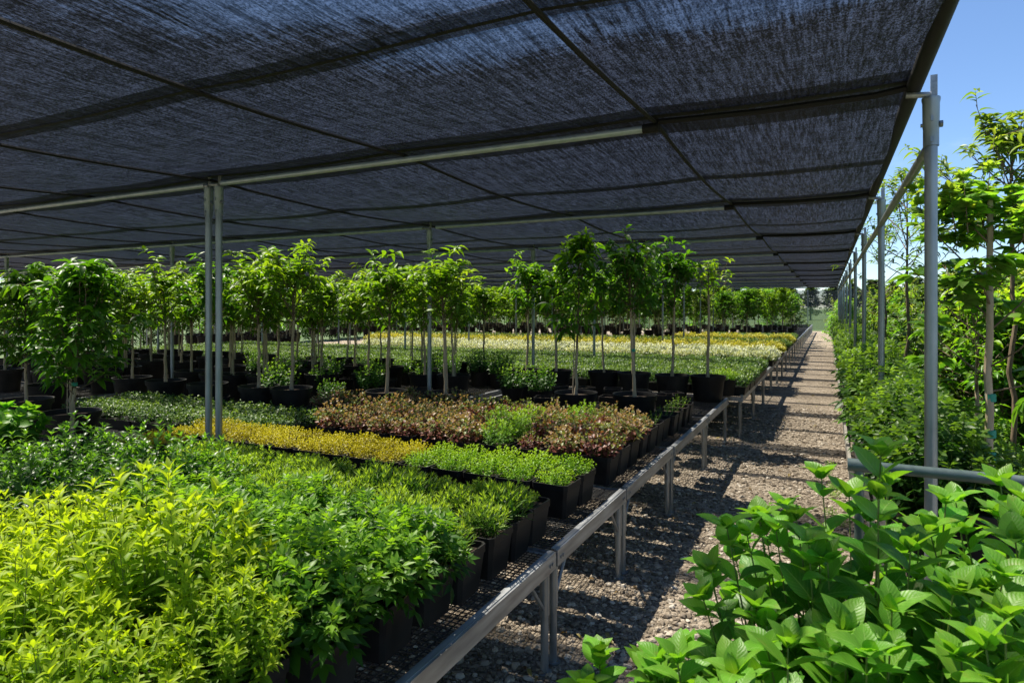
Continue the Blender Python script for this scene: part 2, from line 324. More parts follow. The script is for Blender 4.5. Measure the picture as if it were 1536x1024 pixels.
class Leaves:
    """collects leaf placements; build() turns them into one mesh with a 'tint' per leaf"""
    def __init__(s): s.p = []; s.d = []; s.n = []; s.l = []; s.w = []; s.t = []
    def add(s, p, d, n, l, tint, w=1.0):
        s.p.append(tuple(p)); s.d.append(tuple(d)); s.n.append(tuple(n)); s.l.append(l); s.w.append(w); s.t.append(tint)
    def build(s, name, tpls, mat, stems=None, stem_mat=None):
        P = np.array(s.p); D = np.array(s.d); Nn = np.array(s.n); Ln = np.array(s.l); W = np.array(s.w); T = np.array(s.t)
        Y = D/np.linalg.norm(D, axis=1)[:, None]
        X = np.cross(Y, Nn); X /= (np.linalg.norm(X, axis=1)[:, None]+1e-9)
        Z = np.cross(X, Y)
        idx = NR.integers(0, len(tpls), len(P))
        VV = []; FF = []; UU = []; TT = []; b = 0
        for k, (v, f, u) in enumerate(tpls):
            sel = np.where(idx == k)[0]
            if not len(sel): continue
            a = (v[None, :, 0, None]*(X[sel]*W[sel, None])[:, None, :] + v[None, :, 1, None]*Y[sel][:, None, :] + v[None, :, 2, None]*Z[sel][:, None, :])*Ln[sel][:, None, None] + P[sel][:, None, :]
            nv = len(v); VV.append(a.reshape(-1, 3))
            FF.append((f[None] + (np.arange(len(sel))*nv)[:, None, None] + b).reshape(-1, 4))
            UU.append(np.tile(u, (len(sel), 1))); TT.append(np.repeat(T[sel], nv)); b += nv*len(sel)
        V = np.concatenate(VV); F = np.concatenate(FF); U = np.concatenate(UU); TT = np.concatenate(TT)
        nleaf = len(F); mi = np.zeros(nleaf, int)
        faces = F.tolist()
        if stems is not None and stems.v:
            sv = np.array(stems.v); faces += [tuple(i+len(V) for i in q) for q in stems.f]
            mi = np.concatenate([mi, np.ones(len(stems.f), int)])
            V = np.concatenate([V, sv]); U = np.concatenate([U, np.zeros((len(sv), 2))]); TT = np.concatenate([TT, np.zeros(len(sv))])
        me = bpy.data.meshes.new(name); me.from_pydata(V.tolist(), [], faces)
        me.materials.append(mat)
        if stem_mat: me.materials.append(stem_mat)
        me.polygons.foreach_set('material_index', mi)
        at = me.attributes.new('tint', 'FLOAT', 'POINT'); at.data.foreach_set('value', TT)
        uvl = me.uv_layers.new(name='UVMap')
        li = np.empty(len(me.loops), np.int32); me.loops.foreach_get('vertex_index', li)
        uvl.data.foreach_set('uv', U[li].ravel())
        me.shade_smooth(); me.update(); return me

# shoots -------------------------------------------------------------
def shoot(LV, ST, base, d, length, nodes, ll, spread=.9, opposite=True, bend=.25, tip=True, t0=.25, t1=.9, taper=.55, rad=.0025, start=.1, w=1.0, nst=5, tipsp=(.25, .6)):
    """a leafy shoot; leaves grow along a stem that bends back up"""
    d = Vector(d).normalized(); p = Vector(base); pts = [p.copy()]
    n = 6; step = length/n; side = Vector(rdir()); side.z = 0
    for i in range(n):
        d = (d + Vector((0, 0, bend/n*2)) + side*R.uniform(-.06, .06)).normalized(); p = p + d*step; pts.append(p.copy())
    if ST is not None: ST.tube(pts[::2], [rad, rad*.8, rad*.6, rad*.35][:len(pts[::2])], n=nst, caps=False)
    ang = R.uniform(0, 2*PI)
    for k in range(nodes):
        t = start + (1-start)*(k+.5)/nodes
        f = t*n; i = min(int(f), n-1); q = pts[i].lerp(pts[i+1], f-i); ax = (pts[i+1]-pts[i]).normalized()
        u = ax.orthogonal().normalized(); v = ax.cross(u)
        sz = ll*(1-(1-taper)*max(0, t-.45)/.55)*R.uniform(.75, 1.15)
        for o in ((0, PI) if opposite else (0,)):
            a = ang+o+R.uniform(-.3, .3)
            out = u*math.cos(a)+v*math.sin(a)
            sp = spread*(1.15-.55*t)*R.uniform(.8, 1.2)
            dd = ax*math.cos(sp)+out*math.sin(sp)
            nn = ax*math.sin(sp)-out*math.cos(sp)
            nn = nn + Vector(rdir())*.25
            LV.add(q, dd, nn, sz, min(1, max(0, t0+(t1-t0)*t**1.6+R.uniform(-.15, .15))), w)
        ang += PI/2 if opposite else 2.4
    if tip:
        q = pts[-1]; ax = (pts[-1]-pts[-2]).normalized(); u = ax.orthogonal().normalized(); v = ax.cross(u)
        for k in range(4):
            a = ang+k*PI/2; out = u*math.cos(a)+v*math.sin(a); sp = R.uniform(*tipsp)
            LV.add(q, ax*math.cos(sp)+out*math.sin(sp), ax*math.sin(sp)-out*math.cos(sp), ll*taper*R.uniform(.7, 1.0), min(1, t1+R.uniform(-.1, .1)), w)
    return pts

def bush_mesh(name, mat, tpl, radius, height, n, nodes, ll, spread=.9, opposite=True, flat=.3, t0=.15, t1=.85, w=1.0, tall=.25, sides=True, stem=True, tap=.55):
    """many shoots from one root; those near the rim lean outward"""
    LV = Leaves(); ST = MB()
    for i in range(n):
        r = math.sqrt((i+.5)/n); a = i*2.39996+R.uniform(-.3, .3)
        rx, ry = r*math.cos(a), r*math.sin(a)
        h = height*(1-flat*r*r)*R.uniform(1-tall, 1+tall*.6)
        base = (rx*radius*.45, ry*radius*.45, 0.0)
        top = Vector((rx*radius, ry*radius, h)); d = top-Vector(base)
        dd = Vector(d).normalized(); dd.z -= .15; 
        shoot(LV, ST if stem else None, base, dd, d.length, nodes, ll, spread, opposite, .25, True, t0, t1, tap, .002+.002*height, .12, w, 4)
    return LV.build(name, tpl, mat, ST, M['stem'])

def carpet_mesh(name, mat, tpl, sx, sy, h, n, ll, t0=.1, t1=.9, up=.9, dome=.3, w=1.0, tuft=0, lump=.35):
    """dense leafy carpet filling a tray"""
    LV = Leaves()
    for i in range(n):
        x, y = R.uniform(-1, 1), R.uniform(-1, 1)
        e = max(abs(x), abs(y))
        lum = .5+.5*math.sin(x*sx*21+1.3)*math.sin(y*sy*23+.4)
        top = h*(1-dome*max(0, e-.7)/.3)*(1-lump+lump*lum)
        f = R.random()**.45
        z = top*f
        d = rdir(up); bx = x*sx/2*1.04; by = y*sy/2*1.04
        nn = (d[0]*-.5+R.uniform(-.4, .4), d[1]*-.5+R.uniform(-.4, .4), 1)
        if tuft:
            for k in range(tuft):
                a = k*2*PI/tuft+R.uniform(-.3, .3); dd = (math.cos(a), math.sin(a), R.uniform(.3, 1.1))
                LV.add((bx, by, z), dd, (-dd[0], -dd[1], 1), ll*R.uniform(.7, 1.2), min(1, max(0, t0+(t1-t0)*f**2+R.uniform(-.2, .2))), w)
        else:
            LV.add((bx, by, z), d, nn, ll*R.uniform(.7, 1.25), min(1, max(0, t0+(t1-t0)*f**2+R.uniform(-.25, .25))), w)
    return LV.build(name, tpl, mat)

def crown_mesh(name, mat, tpl, z0, z1, rad, nlimb, twigs, per, ll, droop=.5, shape=.6, t0=.15, t1=.85, bark=None, tipup=True, w=1.0, limbr=.008, lean=.55, open_=0):
    """limbs off a central leader, twigs off the limbs, whorls of leaves on the twigs"""
    LV = Leaves(); ST = MB()
    H = z1-z0
    ST.tube([(0, 0, z0-.02), (R.uniform(-.02, .02), R.uniform(-.02, .02), z0+H*.5), (0, 0, z1-.06)], [limbr*1.5, limbr, limbr*.4], n=6, caps=False)
    for i in range(nlimb):
        t = (i+.5)/nlimb; z = z0+H*(.02+.86*t)
        prof = math.sin(PI*min(1, (t*.9+.1)**shape))**.7
        a = i*2.39996+R.uniform(-.4, .4); ln = rad*max(.25, prof)*R.uniform(.75, 1.2)
        el = lean+.6*t+R.uniform(-.2, .2)
        d = Vector((math.cos(a)*math.cos(el), math.sin(a)*math.cos(el), math.sin(el)))
        p0 = Vector((0, 0, z)); pts = [p0]
        for k in range(3):
            d = (d+Vector((0, 0, .12))+Vector(rdir())*.12).normalized(); pts.append(pts[-1]+d*ln/3/max(.5, math.cos(el)))
        ST.tube(pts, [limbr*.7, limbr*.55, limbr*.4, limbr*.2], n=5, caps=False)
        for j in range(twigs):
            f = .25+.75*(j+.6)/twigs*1.0; f = min(f, 1)
            q = f*3; k = min(int(q), 2); b = pts[k].lerp(pts[k+1], q-k)
            td = (d*.6+Vector(rdir(.25))*.9).normalized(); tl = ln*R.uniform(.2, .42)
            e = b+td*tl
            ST.tube([b, b.lerp(e, .5)+Vector((0, 0, .01)), e], [limbr*.3, limbr*.25, limbr*.12], n=4, caps=False)
            for m in range(per):
                s_ = (m+1)/per; c = b.lerp(e, .3+.7*s_); aa = m*2.39996+R.uniform(-.5, .5)
                out = Vector((math.cos(aa), math.sin(aa), 0))
                dr = droop*R.uniform(-.4, 1.2)
                dd = (out+td*.7+Vector((0, 0, -dr))).normalized()
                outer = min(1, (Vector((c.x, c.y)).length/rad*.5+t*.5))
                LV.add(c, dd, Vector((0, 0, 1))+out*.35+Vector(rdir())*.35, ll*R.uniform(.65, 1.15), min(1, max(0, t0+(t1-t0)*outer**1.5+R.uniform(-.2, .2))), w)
    if tipup:                                                   # leading shoots standing above the crown
        for i in range(9):
            b = (R.uniform(-.7, .7)*rad*.8, R.uniform(-.7, .7)*rad*.8, z1-.25*H*.5-.06-.1*R.random())
            shoot(LV, ST, b, (R.uniform(-.2, .2), R.uniform(-.2, .2), 1), R.uniform(.14, .36)*min(1, H), 7, ll*.85, .9, False, .1, True, .45, 1.0, .6, .004)
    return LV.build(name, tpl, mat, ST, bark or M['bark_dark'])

def trunk_mesh(name, h, r0, r1, mat, wob=.009, knots=5):
    b = MB(); pts = []; rad = []; n = 9
    for i in range(n+1):
        t = i/n; pts.append((R.uniform(-wob, wob)*math.sin(PI*t), R.uniform(-wob, wob)*math.sin(PI*t), h*t)); rad.append(r0+(r1-r0)*t+(r0*.35*max(0, 1-t*9)))
    b.tube(pts, rad, n=9)
    return b.mesh(name, [mat])

# pots -----------------------------------------------------------------
def square_pot(w, h):
    b = MB(); c = .16
    def ring(s, z):
        s /= 2; k = s*c
        return [(s-k,-s,z),(s,-s+k,z),(s,s-k,z),(s-k,s,z),(-s+k,s,z),(-s,s-k,z),(-s,-s+k,z),(-s+k,-s,z)]
    tw = w*.80
    rings = [ring(tw, 0), ring(w*.955, h*.80), ring(w*.96, h*.82), ring(w*.995, h*.825), ring(w, h), ring(w*.93, h), ring(w*.92, h*.84)]
    b.loft(rings); b.poly(ring(tw, 0.002)[::-1])
    m = b.mesh('square_pot', [M['pot']], angle=30)
    s = MB(); s.poly(ring(w*.922, h*.86)); 
    return m, s.mesh('pot_soil', [M['soil']], smooth=False)

def round_pot(r, h):
    b = MB()
    b.lathe([(0.001, .002), (r*.78, .0), (r*.80, .015), (r*.93, h*.83), (r*.935, h*.84), (r*1.0, h*.845), (r*1.01, h*.86), (r*1.02, h*.975), (r*1.03, h), (r*.97, h), (r*.95, h*.97), (r*.93, h*.80)], 32)
    m = b.mesh('round_pot', [M['pot']], angle=35)
    s = MB(); n = 24
    s.lathe([(r*.935, h*.86), (r*.6, h*.885), (r*.25, h*.90), (.001, h*.905)], n)
    return m, s.mesh('pot_soil', [M['soil']])

def tray_mesh(sx, sy, h):
    b = MB(); t = .008
    def ring(s, z): return [(sx/2*s, -sy/2*s, z), (sx/2*s, sy/2*s, z), (-sx/2*s, sy/2*s, z), (-sx/2*s, -sy/2*s, z)]
    b.loft([ring(.94, 0), ring(.985, h*.93), ring(1, h*.93), ring(1, h), ring(.96, h), ring(.94, h*.7)]); b.poly(ring(.941, h*.7)); b.poly(ring(.94, .001)[::-1])
    return b.mesh('tray_shell', [M['pot']], smooth=False)

# objects -----------------------------------------------------------------
def mobj(name, me, parent=None, loc=(0, 0, 0), rot=0.0, label=None, cat=None, group=None, kind=None, scale=1.0):
    o = bpy.data.objects.new(name, me); COL.objects.link(o)
    o.location = loc; o.rotation_euler = (0, 0, rot)
    if scale != 1.0: o.scale = (scale,)*3
    if parent: o.parent = parent
    if label: o['label'] = label
    if cat: o['category'] = cat
    if group: o['group'] = group
    if kind: o['kind'] = kind
    return o

def thing(name, parts, loc, rot=0.0, scale=1.0, label='', cat='', group=None):
    """an Empty at the thing's base; parts = [(name, mesh, z, rot, scale, label)]"""
    e = mobj(name, None, None, loc, rot, label, cat, group)
    e.empty_display_size = .1
    if scale != 1.0: e.scale = (scale,)*3
    for p in parts:
        nm, me, z = p[:3]
        o = mobj(nm, me, e, (0, 0, z), p[3] if len(p) > 3 else 0.0, scale=p[4] if len(p) > 4 else 1.0)
        if len(p) > 5 and p[5]: o['label'] = p[5]
    return e

ORD = ('first second third fourth fifth sixth seventh eighth ninth tenth eleventh twelfth thirteenth fourteenth fifteenth sixteenth '
       'seventeenth eighteenth nineteenth twentieth').split()
def od(k):
    if k < 20: return ORD[k]
    tens = ('twenty', 'thirty', 'forty', 'fifty', 'sixty'); t = (k+1)//10; u = (k+1) % 10
    if u == 0: return ('thirtieth', 'fortieth', 'fiftieth', 'sixtieth')[t-3]
    return tens[t-2]+'-'+ORD[u-1]

# ================================================================== SETTING
g = MB(); g.poly([(-400, -60, -.004), (400, -60, -.004), (400, 900, -.004), (-400, 900, -.004)])
mobj('ground', g.mesh('ground', [M['field']], smooth=False), kind='structure', label='green grassy ground stretching away beyond the nursery')
g = MB(); g.poly([(-26, -6, 0), (7, -6, 0), (7, 58, 0), (-26, 58, 0)])
mobj('gravel_path', g.mesh('gravel_path', [M['gravel']], smooth=False), kind='structure', label='grey brown gravel path between the benches')

# loose stones on the path
PH = (1+5**.5)/2
ICO_V = np.array([(-1,PH,0),(1,PH,0),(-1,-PH,0),(1,-PH,0),(0,-1,PH),(0,1,PH),(0,-1,-PH),(0,1,-PH),(PH,0,-1),(PH,0,1),(-PH,0,-1),(-PH,0,1)])/1.9
ICO_F = np.array([(0,11,5),(0,5,1),(0,1,7),(0,7,10),(0,10,11),(1,5,9),(5,11,4),(11,10,2),(10,7,6),(7,1,8),(3,9,4),(3,4,2),(3,2,6),(3,6,8),(3,8,9),(4,9,5),(2,4,11),(6,2,10),(8,6,7),(9,8,1)])
def gravel():
    n = 22000
    yy = 1.6 + 11.5*NR.random(n)**1.5; xx = -2.3 + 2.9*NR.random(n)
    sz = (.007+.019*NR.random(n)**2.6)
    sc = np.stack([sz*NR.uniform(.8, 1.5, n), sz*NR.uniform(.7, 1.2, n), sz*NR.uniform(.45, .8, n)], 1)
    a = NR.random(n)*2*PI; ca, sa = np.cos(a), np.sin(a)
    base = ICO_V[None]*NR.uniform(.72, 1.25, (n, 12, 1))*sc[:, None, :]
    X = base[..., 0]*ca[:, None]-base[..., 1]*sa[:, None]+xx[:, None]; Y = base[..., 0]*sa[:, None]+base[..., 1]*ca[:, None]+yy[:, None]
    Z = base[..., 2]+(sz*.25)[:, None]
    V = np.stack([X, Y, Z], -1).reshape(-1, 3)
    F = (ICO_F[None]+(np.arange(n)*12)[:, None, None]).reshape(-1, 3)
    me = bpy.data.meshes.new('gravel'); me.from_pydata(V.tolist(), [], F.tolist()); me.materials.append(M['stone'])
    at = me.attributes.new('tint', 'FLOAT', 'POINT'); at.data.foreach_set('value', np.repeat(NR.random(n), 12))
    mobj('gravel', me, kind='stuff', label='loose grey and tan gravel stones on the path', cat='gravel')
gravel()

# ================================================================== CANOPY
def sag(x, y, x0, x1, seed):
    u = (y-BEAM_Y[0])/3.1; fy = u-math.floor(u)
    fx = (x-x0)/(x1-x0)
    s = .07*math.sin(PI*fy)**1.0 + .02*math.sin(PI*fx)*(1+.4*math.sin(u*2.1+seed))
    mid = .02*math.exp(-((fy-.5)/.06)**2)
    wr = .010*(noise.noise(Vector((x*.5+seed*7, y*2.6, seed)))+.6*noise.noise(Vector((x*1.1, y*7.5, seed*3.1))))
    wr *= min(1, 4*fx*(1-fx)*1.5)
    return ZC+.02-s+wr*(.4+.6*math.sin(PI*fy))+mid*.4
CLOTH_SIDE = ['aisle edge of the canopy', 'tree tops nearest the aisle']
for k in range(len(SEAM_X)-1):
    x1, x0 = SEAM_X[k], SEAM_X[k+1]
    b = MB(); y0, y1 = BEAM_Y[0], BEAM_Y[-1]
    nx = 14 if k < 4 else 6
    ny = (len(BEAM_Y)-1)*(22 if k < 5 else 10)
    for j in range(ny+1):
        y = y0+(y1-y0)*j/ny
        for i in range(nx+1):
            x = x0+(x1-x0)*i/nx; b.v.append((x, y, sag(x, y, x0, x1, k)))
    for j in range(ny):
        for i in range(nx):
            a = j*(nx+1)+i; b.f.append((a, a+1, a+nx+2, a+nx+1)); b.m.append(0)
    me = b.mesh('shade_cloth', [M['cloth']], smooth=True, angle=180)
    lab = ('black knitted shade cloth strip hanging along the open edge above the gravel path' if k == 0 else
           'black shade cloth strip over the outer ends of the benches, second from the open edge' if k == 1 else
           f'black shade cloth strip between its dark seams, {od(k)} in from the open canopy edge')
    c = mobj('shade_cloth', me, label=lab, cat='shade cloth', group='shade cloth strips of the canopy')
    # strips added at beams and half bays to cast path shadows, plus sewn hems
    for bi, by in enumerate(BEAM_Y):
        for yy, hw, off, mt_ in ((by+.06, .26, .012, 'shadow_strip'), (by, .032, -.006, 'hem'), (by+1.55, .085, .012, 'shadow_strip'), (by+1.55, .012, -.006, 'hem')):
            if yy > y1 or (k > 4 and mt_ == 'hem' and yy != by): continue
            hm = MB(); rows_ = 7 if mt_ == 'shadow_strip' else 2
            lo, hi = max(y0, yy-hw), min(y1, yy+hw)
            for i in range(nx+1):
                x = x0+(x1-x0)*i/nx
                for j in range(rows_): y = lo+(hi-lo)*j/(rows_-1); hm.v.append((x, y, sag(x, y, x0, x1, k)+off))
            for i in range(nx):
                for j in range(rows_-1):
                    a = i*rows_+j; hm.f.append((a, a+rows_, a+rows_+1, a+1)); hm.m.append(0)
            mobj('hem' if mt_ == 'hem' else 'shadow_band', hm.mesh('hem_or_shadow_band', [M[mt_]]), c)
# seam cords along the aisle direction
for k, x in enumerate(SEAM_X[1:-1]):
    b = MB(); pts = [(x, y0+(y1-y0)*j/96, ZC-.022-.05*math.sin(PI*(((y0+(y1-y0)*j/96)-BEAM_Y[0])/3.1 % 1))) for j in range(97)]
    b.tube(pts, .0115, n=6)
    mobj('seam_cable', b.mesh('seam_cable', [M['hem']]), label=f'black seam cable under the shade cloth, {od(k)} from the canopy edge', cat='cable', group='seam cables of the canopy')
b = MB(); b.tube([(.36, y0, ZC-.01), (.36, y1, ZC-.01)], .035, n=10)
ed = mobj('edge_pipe', b.mesh('edge_pipe', [M['hem']]), label='thick black wrapped pipe along the open edge of the canopy', cat='pipe')
# cross pipes
for k, y in enumerate(BEAM_Y):
    if y < 0: continue
    b = MB(); b.tube([(-24.1, y, ZC-.05), (-4.55, y, ZC-.05)], .021, n=10); b.tube([(-4.35, y, ZC-.05), (-.86, y, ZC-.05)], .021, n=10)
    lab = ('galvanised cross pipe under the canopy in front of the double post', 'galvanised cross pipe under the canopy nearest overhead')[y < 1] if y < 4 else f'thin galvanised cross pipe under the canopy, {od(k-2)} pipe beyond the double post'
    mobj('cross_pipe', b.mesh('cross_pipe', [M['pipe']]), label=lab, cat='pipe', group='cross pipes of the canopy')
    b = MB(); b.tube([(-.84, y, ZC-.02), (-.3, y, ZC-.035), (.2, y, ZC-.03), (.36, y, ZC-.01)], .016, n=8); b.tube([(-.93, y, ZC-.05), (-.84, y, ZC-.05)], .027, n=10); b.tube([(-.86, y, ZC-.05), (-.86, y, ZC+.0)], .018, n=8)
    mobj('tie_cord', b.mesh('tie_cord', [M['hem']]), label=f'black tie cord holding the cloth edge strip to the {od(max(0, k-1))} outer post', cat='cord', group='tie cords at the canopy edge')
# posts
def post_meshes(r):
    b = MB(); b.tube([(0, 0, 0), (0, 0, ZC-.10)], r, n=16); pole = b.mesh('post_pole', [M['steel']])
    b = MB(); b.lathe([(r*1.02, ZC-.30), (r*1.22, ZC-.30), (r*1.22, ZC-.22), (r*1.28, ZC-.215), (r*1.32, ZC-.10), (r*1.45, ZC-.085), (r*1.42, ZC-.075), (.001, ZC-.074)], 16)
    b.tube([(-r*1.55, 0, ZC-.2), (r*1.65, 0, ZC-.2)], .009, n=6); b.tube([(r*1.3, 0, ZC-.2), (r*1.75, 0, ZC-.2)], .016, n=6)
    b.quad_box(-r*.25, r*.25, -r*1.40, -r*1.2, ZC-.285, ZC-.262); b.quad_box(-.005, .005, -r*1.45, -r*1.2, ZC-.19, ZC-.165)
    clamp = b.mesh('post_clamp', [M['steel']])
    b = MB(); b.quad_box(-r*.1, r*.95, -.004, .004, ZC-.075, ZC+.03); b.tube([(-.10, 0, ZC-.05), (0, 0, ZC-.06)], .014, n=8)
    tab = b.mesh('post_bracket', [M['rail']])
    return pole, clamp, tab
PM = post_meshes(.0265)
def post(x, y, label, group, rot=0):
    return thing('canopy_post', [('pole', PM[0], 0), ('clamp', PM[1], 0), ('bracket', PM[2], 0)], (x, y, 0), rot, 1, label, 'post', group)
for k, y in enumerate(BEAM_Y):
    if y < 3: continue
    post(.425, y, 'galvanised round post with bolted clamp at the end of the green pipe, nearest outer post' if k == 2 else f'galvanised outer post along the right edge of the gravel path, {od(k-2)} from the camera', 'outer posts along the canopy edge')
post(-4.505, 3.5, 'left pipe of the double galvanised post rising between the potted beds', 'inner posts under the canopy')
post(-4.385, 3.5, 'right pipe of the double galvanised post rising between the potted beds', 'inner posts under the canopy')
for r, x in enumerate((-4.45, -9.35, -14.25, -19.15, -24.05)):
    for k, y in enumerate(BEAM_Y):
        if y < 3 or (x == -4.45 and k == 2) or (y < 6 and x < -9): continue
        if y < -x*.45-3: continue
        post(x, y, f'slim galvanised post under {od(k-2)} cross pipe, {od(r)} row from path', 'inner posts under the canopy')
# lower rail on the outer posts
for k in range(2, len(BEAM_Y)-1):
    b = MB(); b.tube([(.42, BEAM_Y[k]+.03, ZC-.30), (.42, BEAM_Y[k+1]-.03, ZC-.30)], .024, n=10)
    mobj('side_rail', b.mesh('side_rail', [M['steel']]), label=f'galvanised rail joining the {od(k-2)} and {od(k-1)} outer posts below the canopy edge', cat='rail', group='rails between the outer posts')

# ================================================================== BENCHES
def bench_parts(wx, wy, legs_x):
    """frame at z 0..: origin at the path-side front corner on the ground, bench runs to -X and +Y"""
    z1 = ZB; parts = []
    b = MB(); h = .074; t = .022
    def chan_y(x, o):                                           # channel rail along Y with lips
        b.quad_box(x-t/2, x+t/2, 0, wy, z1-h, z1+.012)
        b.quad_box(min(x, x-o*.03)-0, max(x, x-o*.03), .003, wy-.003, z1+.0125, z1+.0165)
        b.quad_box(min(x, x-o*.03), max(x, x-o*.03), .003, wy-.003, z1-h-.0045, z1-h-.0005)
    chan_y(-t/2, 1); chan_y(-wx+t/2, -1)
    for yb_ in (.045, .075, wy-.075, wy-.045): b.quad_box(.0005, .006, yb_-.007, yb_+.007, z1-.043, z1-.029)
    b.quad_box(-wx+t+.001, -t-.001, .001, t, z1-h+.004, z1-.006); b.quad_box(-wx+t+.001, -t-.001, wy-t, wy-.001, z1-h+.004, z1-.006)
    for x in legs_x[1:-1]: b.quad_box(-x-.015, -x+.015, t+.001, wy-t-.001, z1-h+.02, z1-.010)
    parts.append(('frame', b.mesh('bench_frame', [M['rail']], smooth=False), 0))
    b = MB(); p = .030
    n = int((wx-.05)/p)
    for i in range(n+1):
        x = -.025-i*p; b.quad_box(x-.002, x+.002, .024, wy-.024, z1-.004, z1)
    n = int((wy-.05)/p)
    for i in range(n+1):
        y = .026+i*p; b.quad_box(-wx+.024, -.024, y-.002, y+.002, z1+.0003, z1+.0043)
    parts.append(('mesh_top', b.mesh('bench_mesh_top', [M['wire']], smooth=False), 0))
    for x in legs_x:
        for y, s_ in ((.045, 1), (wy-.045, -1)):
            xx = -.045 if x == legs_x[0] else (-wx+.045 if x == legs_x[-1] else -x)
            b = MB(); b.tube([(xx, y, 0), (xx, y, z1-.30)], .021, n=12); b.tube([(xx, y, z1-.305), (xx, y, z1-h-.006)], .026, n=12)
            b.lathe([(.04, 0.001), (.04, .008), (.022, .009)], 10)
            for q in range(-30, 0): b.v[q] = (b.v[q][0]+xx, b.v[q][1]+y, b.v[q][2])
            parts.append(('leg', b.mesh('bench_leg', [M['steel']]), 0))
            if x in (legs_x[0], legs_x[-1]):
                b = MB(); b.tube([(xx, y+s_*.02, z1-.27), (xx, y+s_*.19, z1-h-.004)], .011, n=8)
                parts.append(('brace', b.mesh('bench_brace', [M['steel']]), 0))
    return parts
NEAR = [(0.30, 3.075, -1.28), (3.10, 4.365, -1.28), (4.39, 5.875, -1.28), (5.90, 7.70, -1.27), (7.73, 9.42, -1.27)]
lab_near = ['long front bench section with the lime bushes, its steel rail end at the first joint', 'bench section with the gold and chartreuse pots between the first two joints',
            'bench section carrying the bronze leaved plants', 'bench section under the first row of potted trees and half empty trays', 'bench section under the second row of potted trees where the bench line ends']
for (a, b_, x), lb in zip(NEAR, lab_near):
    thing('nursery_bench', bench_parts(3.06, b_-a, (0, 1.5, 3.06)), (x, a, 0), 0, 1, lb, 'bench', 'mesh benches along the path')
far_parts = bench_parts(3.2, 1.85, (0, 1.6, 3.2))
FAR_Y = [9.75+1.88*k for k in range(24)]
for k, y in enumerate(FAR_Y):
    thing('nursery_bench', far_parts, (-1.12, y, 0), 0, 1, f'galvanised mesh bench section beyond the gap, {od(k)} one back along the path', 'bench', 'mesh benches along the path')
wide_parts = bench_parts(4.6, 1.85, (0, 1.5, 3.0, 4.6))
for c, x in enumerate((-4.58, -9.5)):
    for k in range(13 if c == 0 else 12):
        y = 1.6+1.88*k if c == 0 else 4.2+1.88*k
        thing('nursery_bench', wide_parts, (x, y, 0), 0, 1, f'wide mesh bench {"left of the double post" if c == 0 else "in the far left block"}, {od(k)} section from the front', 'bench', 'wide mesh benches in the left blocks')

# ================================================================== PLANTS
SPOT, SSOIL = square_pot(.245, .205)
LPOT, LSOIL = square_pot(.30, .24)
RPOT, RSOIL = round_pot(.235, .35)
BPOT, BSOIL = round_pot(.27, .40)
MPOT, MSOIL = round_pot(.15, .24)

lime_m = [bush_mesh('lime_foliage', M['lime'], TPL['lance'], .30, .37, 84, 11, .058, 1.0, True, .60, .05, 1.0, w=1.05, tap=.85) for _ in range(3)]
lobed_m = [bush_mesh('lobed_foliage', M['lobed'], TPL['lobed'], .21, .28, 26, 5, .138, 1.0, True, .62, .0, .9) for _ in range(3)]
gloss_m = [bush_mesh('glossy_foliage', M['glossy'], TPL['lance'], .24, .38, 34, 7, .085, 1.0, True, .55, .05, .85, w=1.4) for _ in range(3)]
narrow_m = [bush_mesh('narrow_foliage', M['narrow'], TPL['needle'], .15, .18, 38, 9, .080, .8, False, .5, .1, 1.0, w=1.5) for _ in range(3)]
pale_m = [bush_mesh('pale_foliage', M['narrow'], TPL['lance2'], .15, .16, 40, 6, .056, .9, True, .5, .3, 1.0, w=1.2) for _ in range(3)]
gold_m = [bush_mesh('gold_foliage', M['gold'], TPL['small'], .145, .10, 70, 8, .026, .95, False, .55, .2, .9, stem=False) for _ in range(3)]
chart_m = [bush_mesh('chartreuse_foliage', M['chart'], TPL['small'], .145, .11, 70, 8, .027, .95, False, .55, .2, .9, stem=False) for _ in range(3)]
bronze_m = [bush_mesh('bronze_foliage', M['bronze'], TPL['round'], .165, .20, 40, 6, .050, 1.0, False, .55, .0, .9) for _ in range(4)]
fern_m = [bush_mesh('fern_foliage', M['chart'], TPL['lobed'], .15, .2, 26, 5, .05, .9, True, .3, .0, .8) for _ in range(2)]
sparse_m = [bush_mesh('seedling_foliage', M['narrow'], TPL['lance2'], .12, .10, 9, 4, .03, .9, True, .2, .2, .8) for _ in range(2)]

def foliage_thing(name, x, y, z, pot, soil, meshes, potz, fz, label, cat, group, sc=1.0, fs=None):
    i = R.randrange(len(meshes)); q = R.randrange(4)*PI/2+R.uniform(-.06, .06)
    fs = fs or R.uniform(.88, 1.12)
    return thing(name, [('pot', pot, 0), ('soil', soil, 0), ('foliage', meshes[i], fz, R.uniform(0, 2*PI), fs)], (x, y, z), q if q else 0, sc, label, cat, group)

def bed(name, rows, x0, x1, px, meshes, desc, cat, group, pot=None, soil=None, fz=.17, skip=None, jit=.012, fsr=(.88, 1.12), rowname='row'):
    pot = pot or SPOT; soil = soil or SSOIL
    for r, y in enumerate(rows):
        c = 0; x = x0
        while x > x1:
            if not (skip and skip(x, y)):
                lb = f'{desc}, {od(c)} from path, {od(r)} row back'
                foliage_thing(name, x+R.uniform(-jit, jit), y+R.uniform(-jit, jit), ZB+.006, pot, soil, meshes, 0, fz, lb, cat, group, fs=R.uniform(*fsr)*(.62 if R.random() < .06 else 1))
            x -= px; c += 1

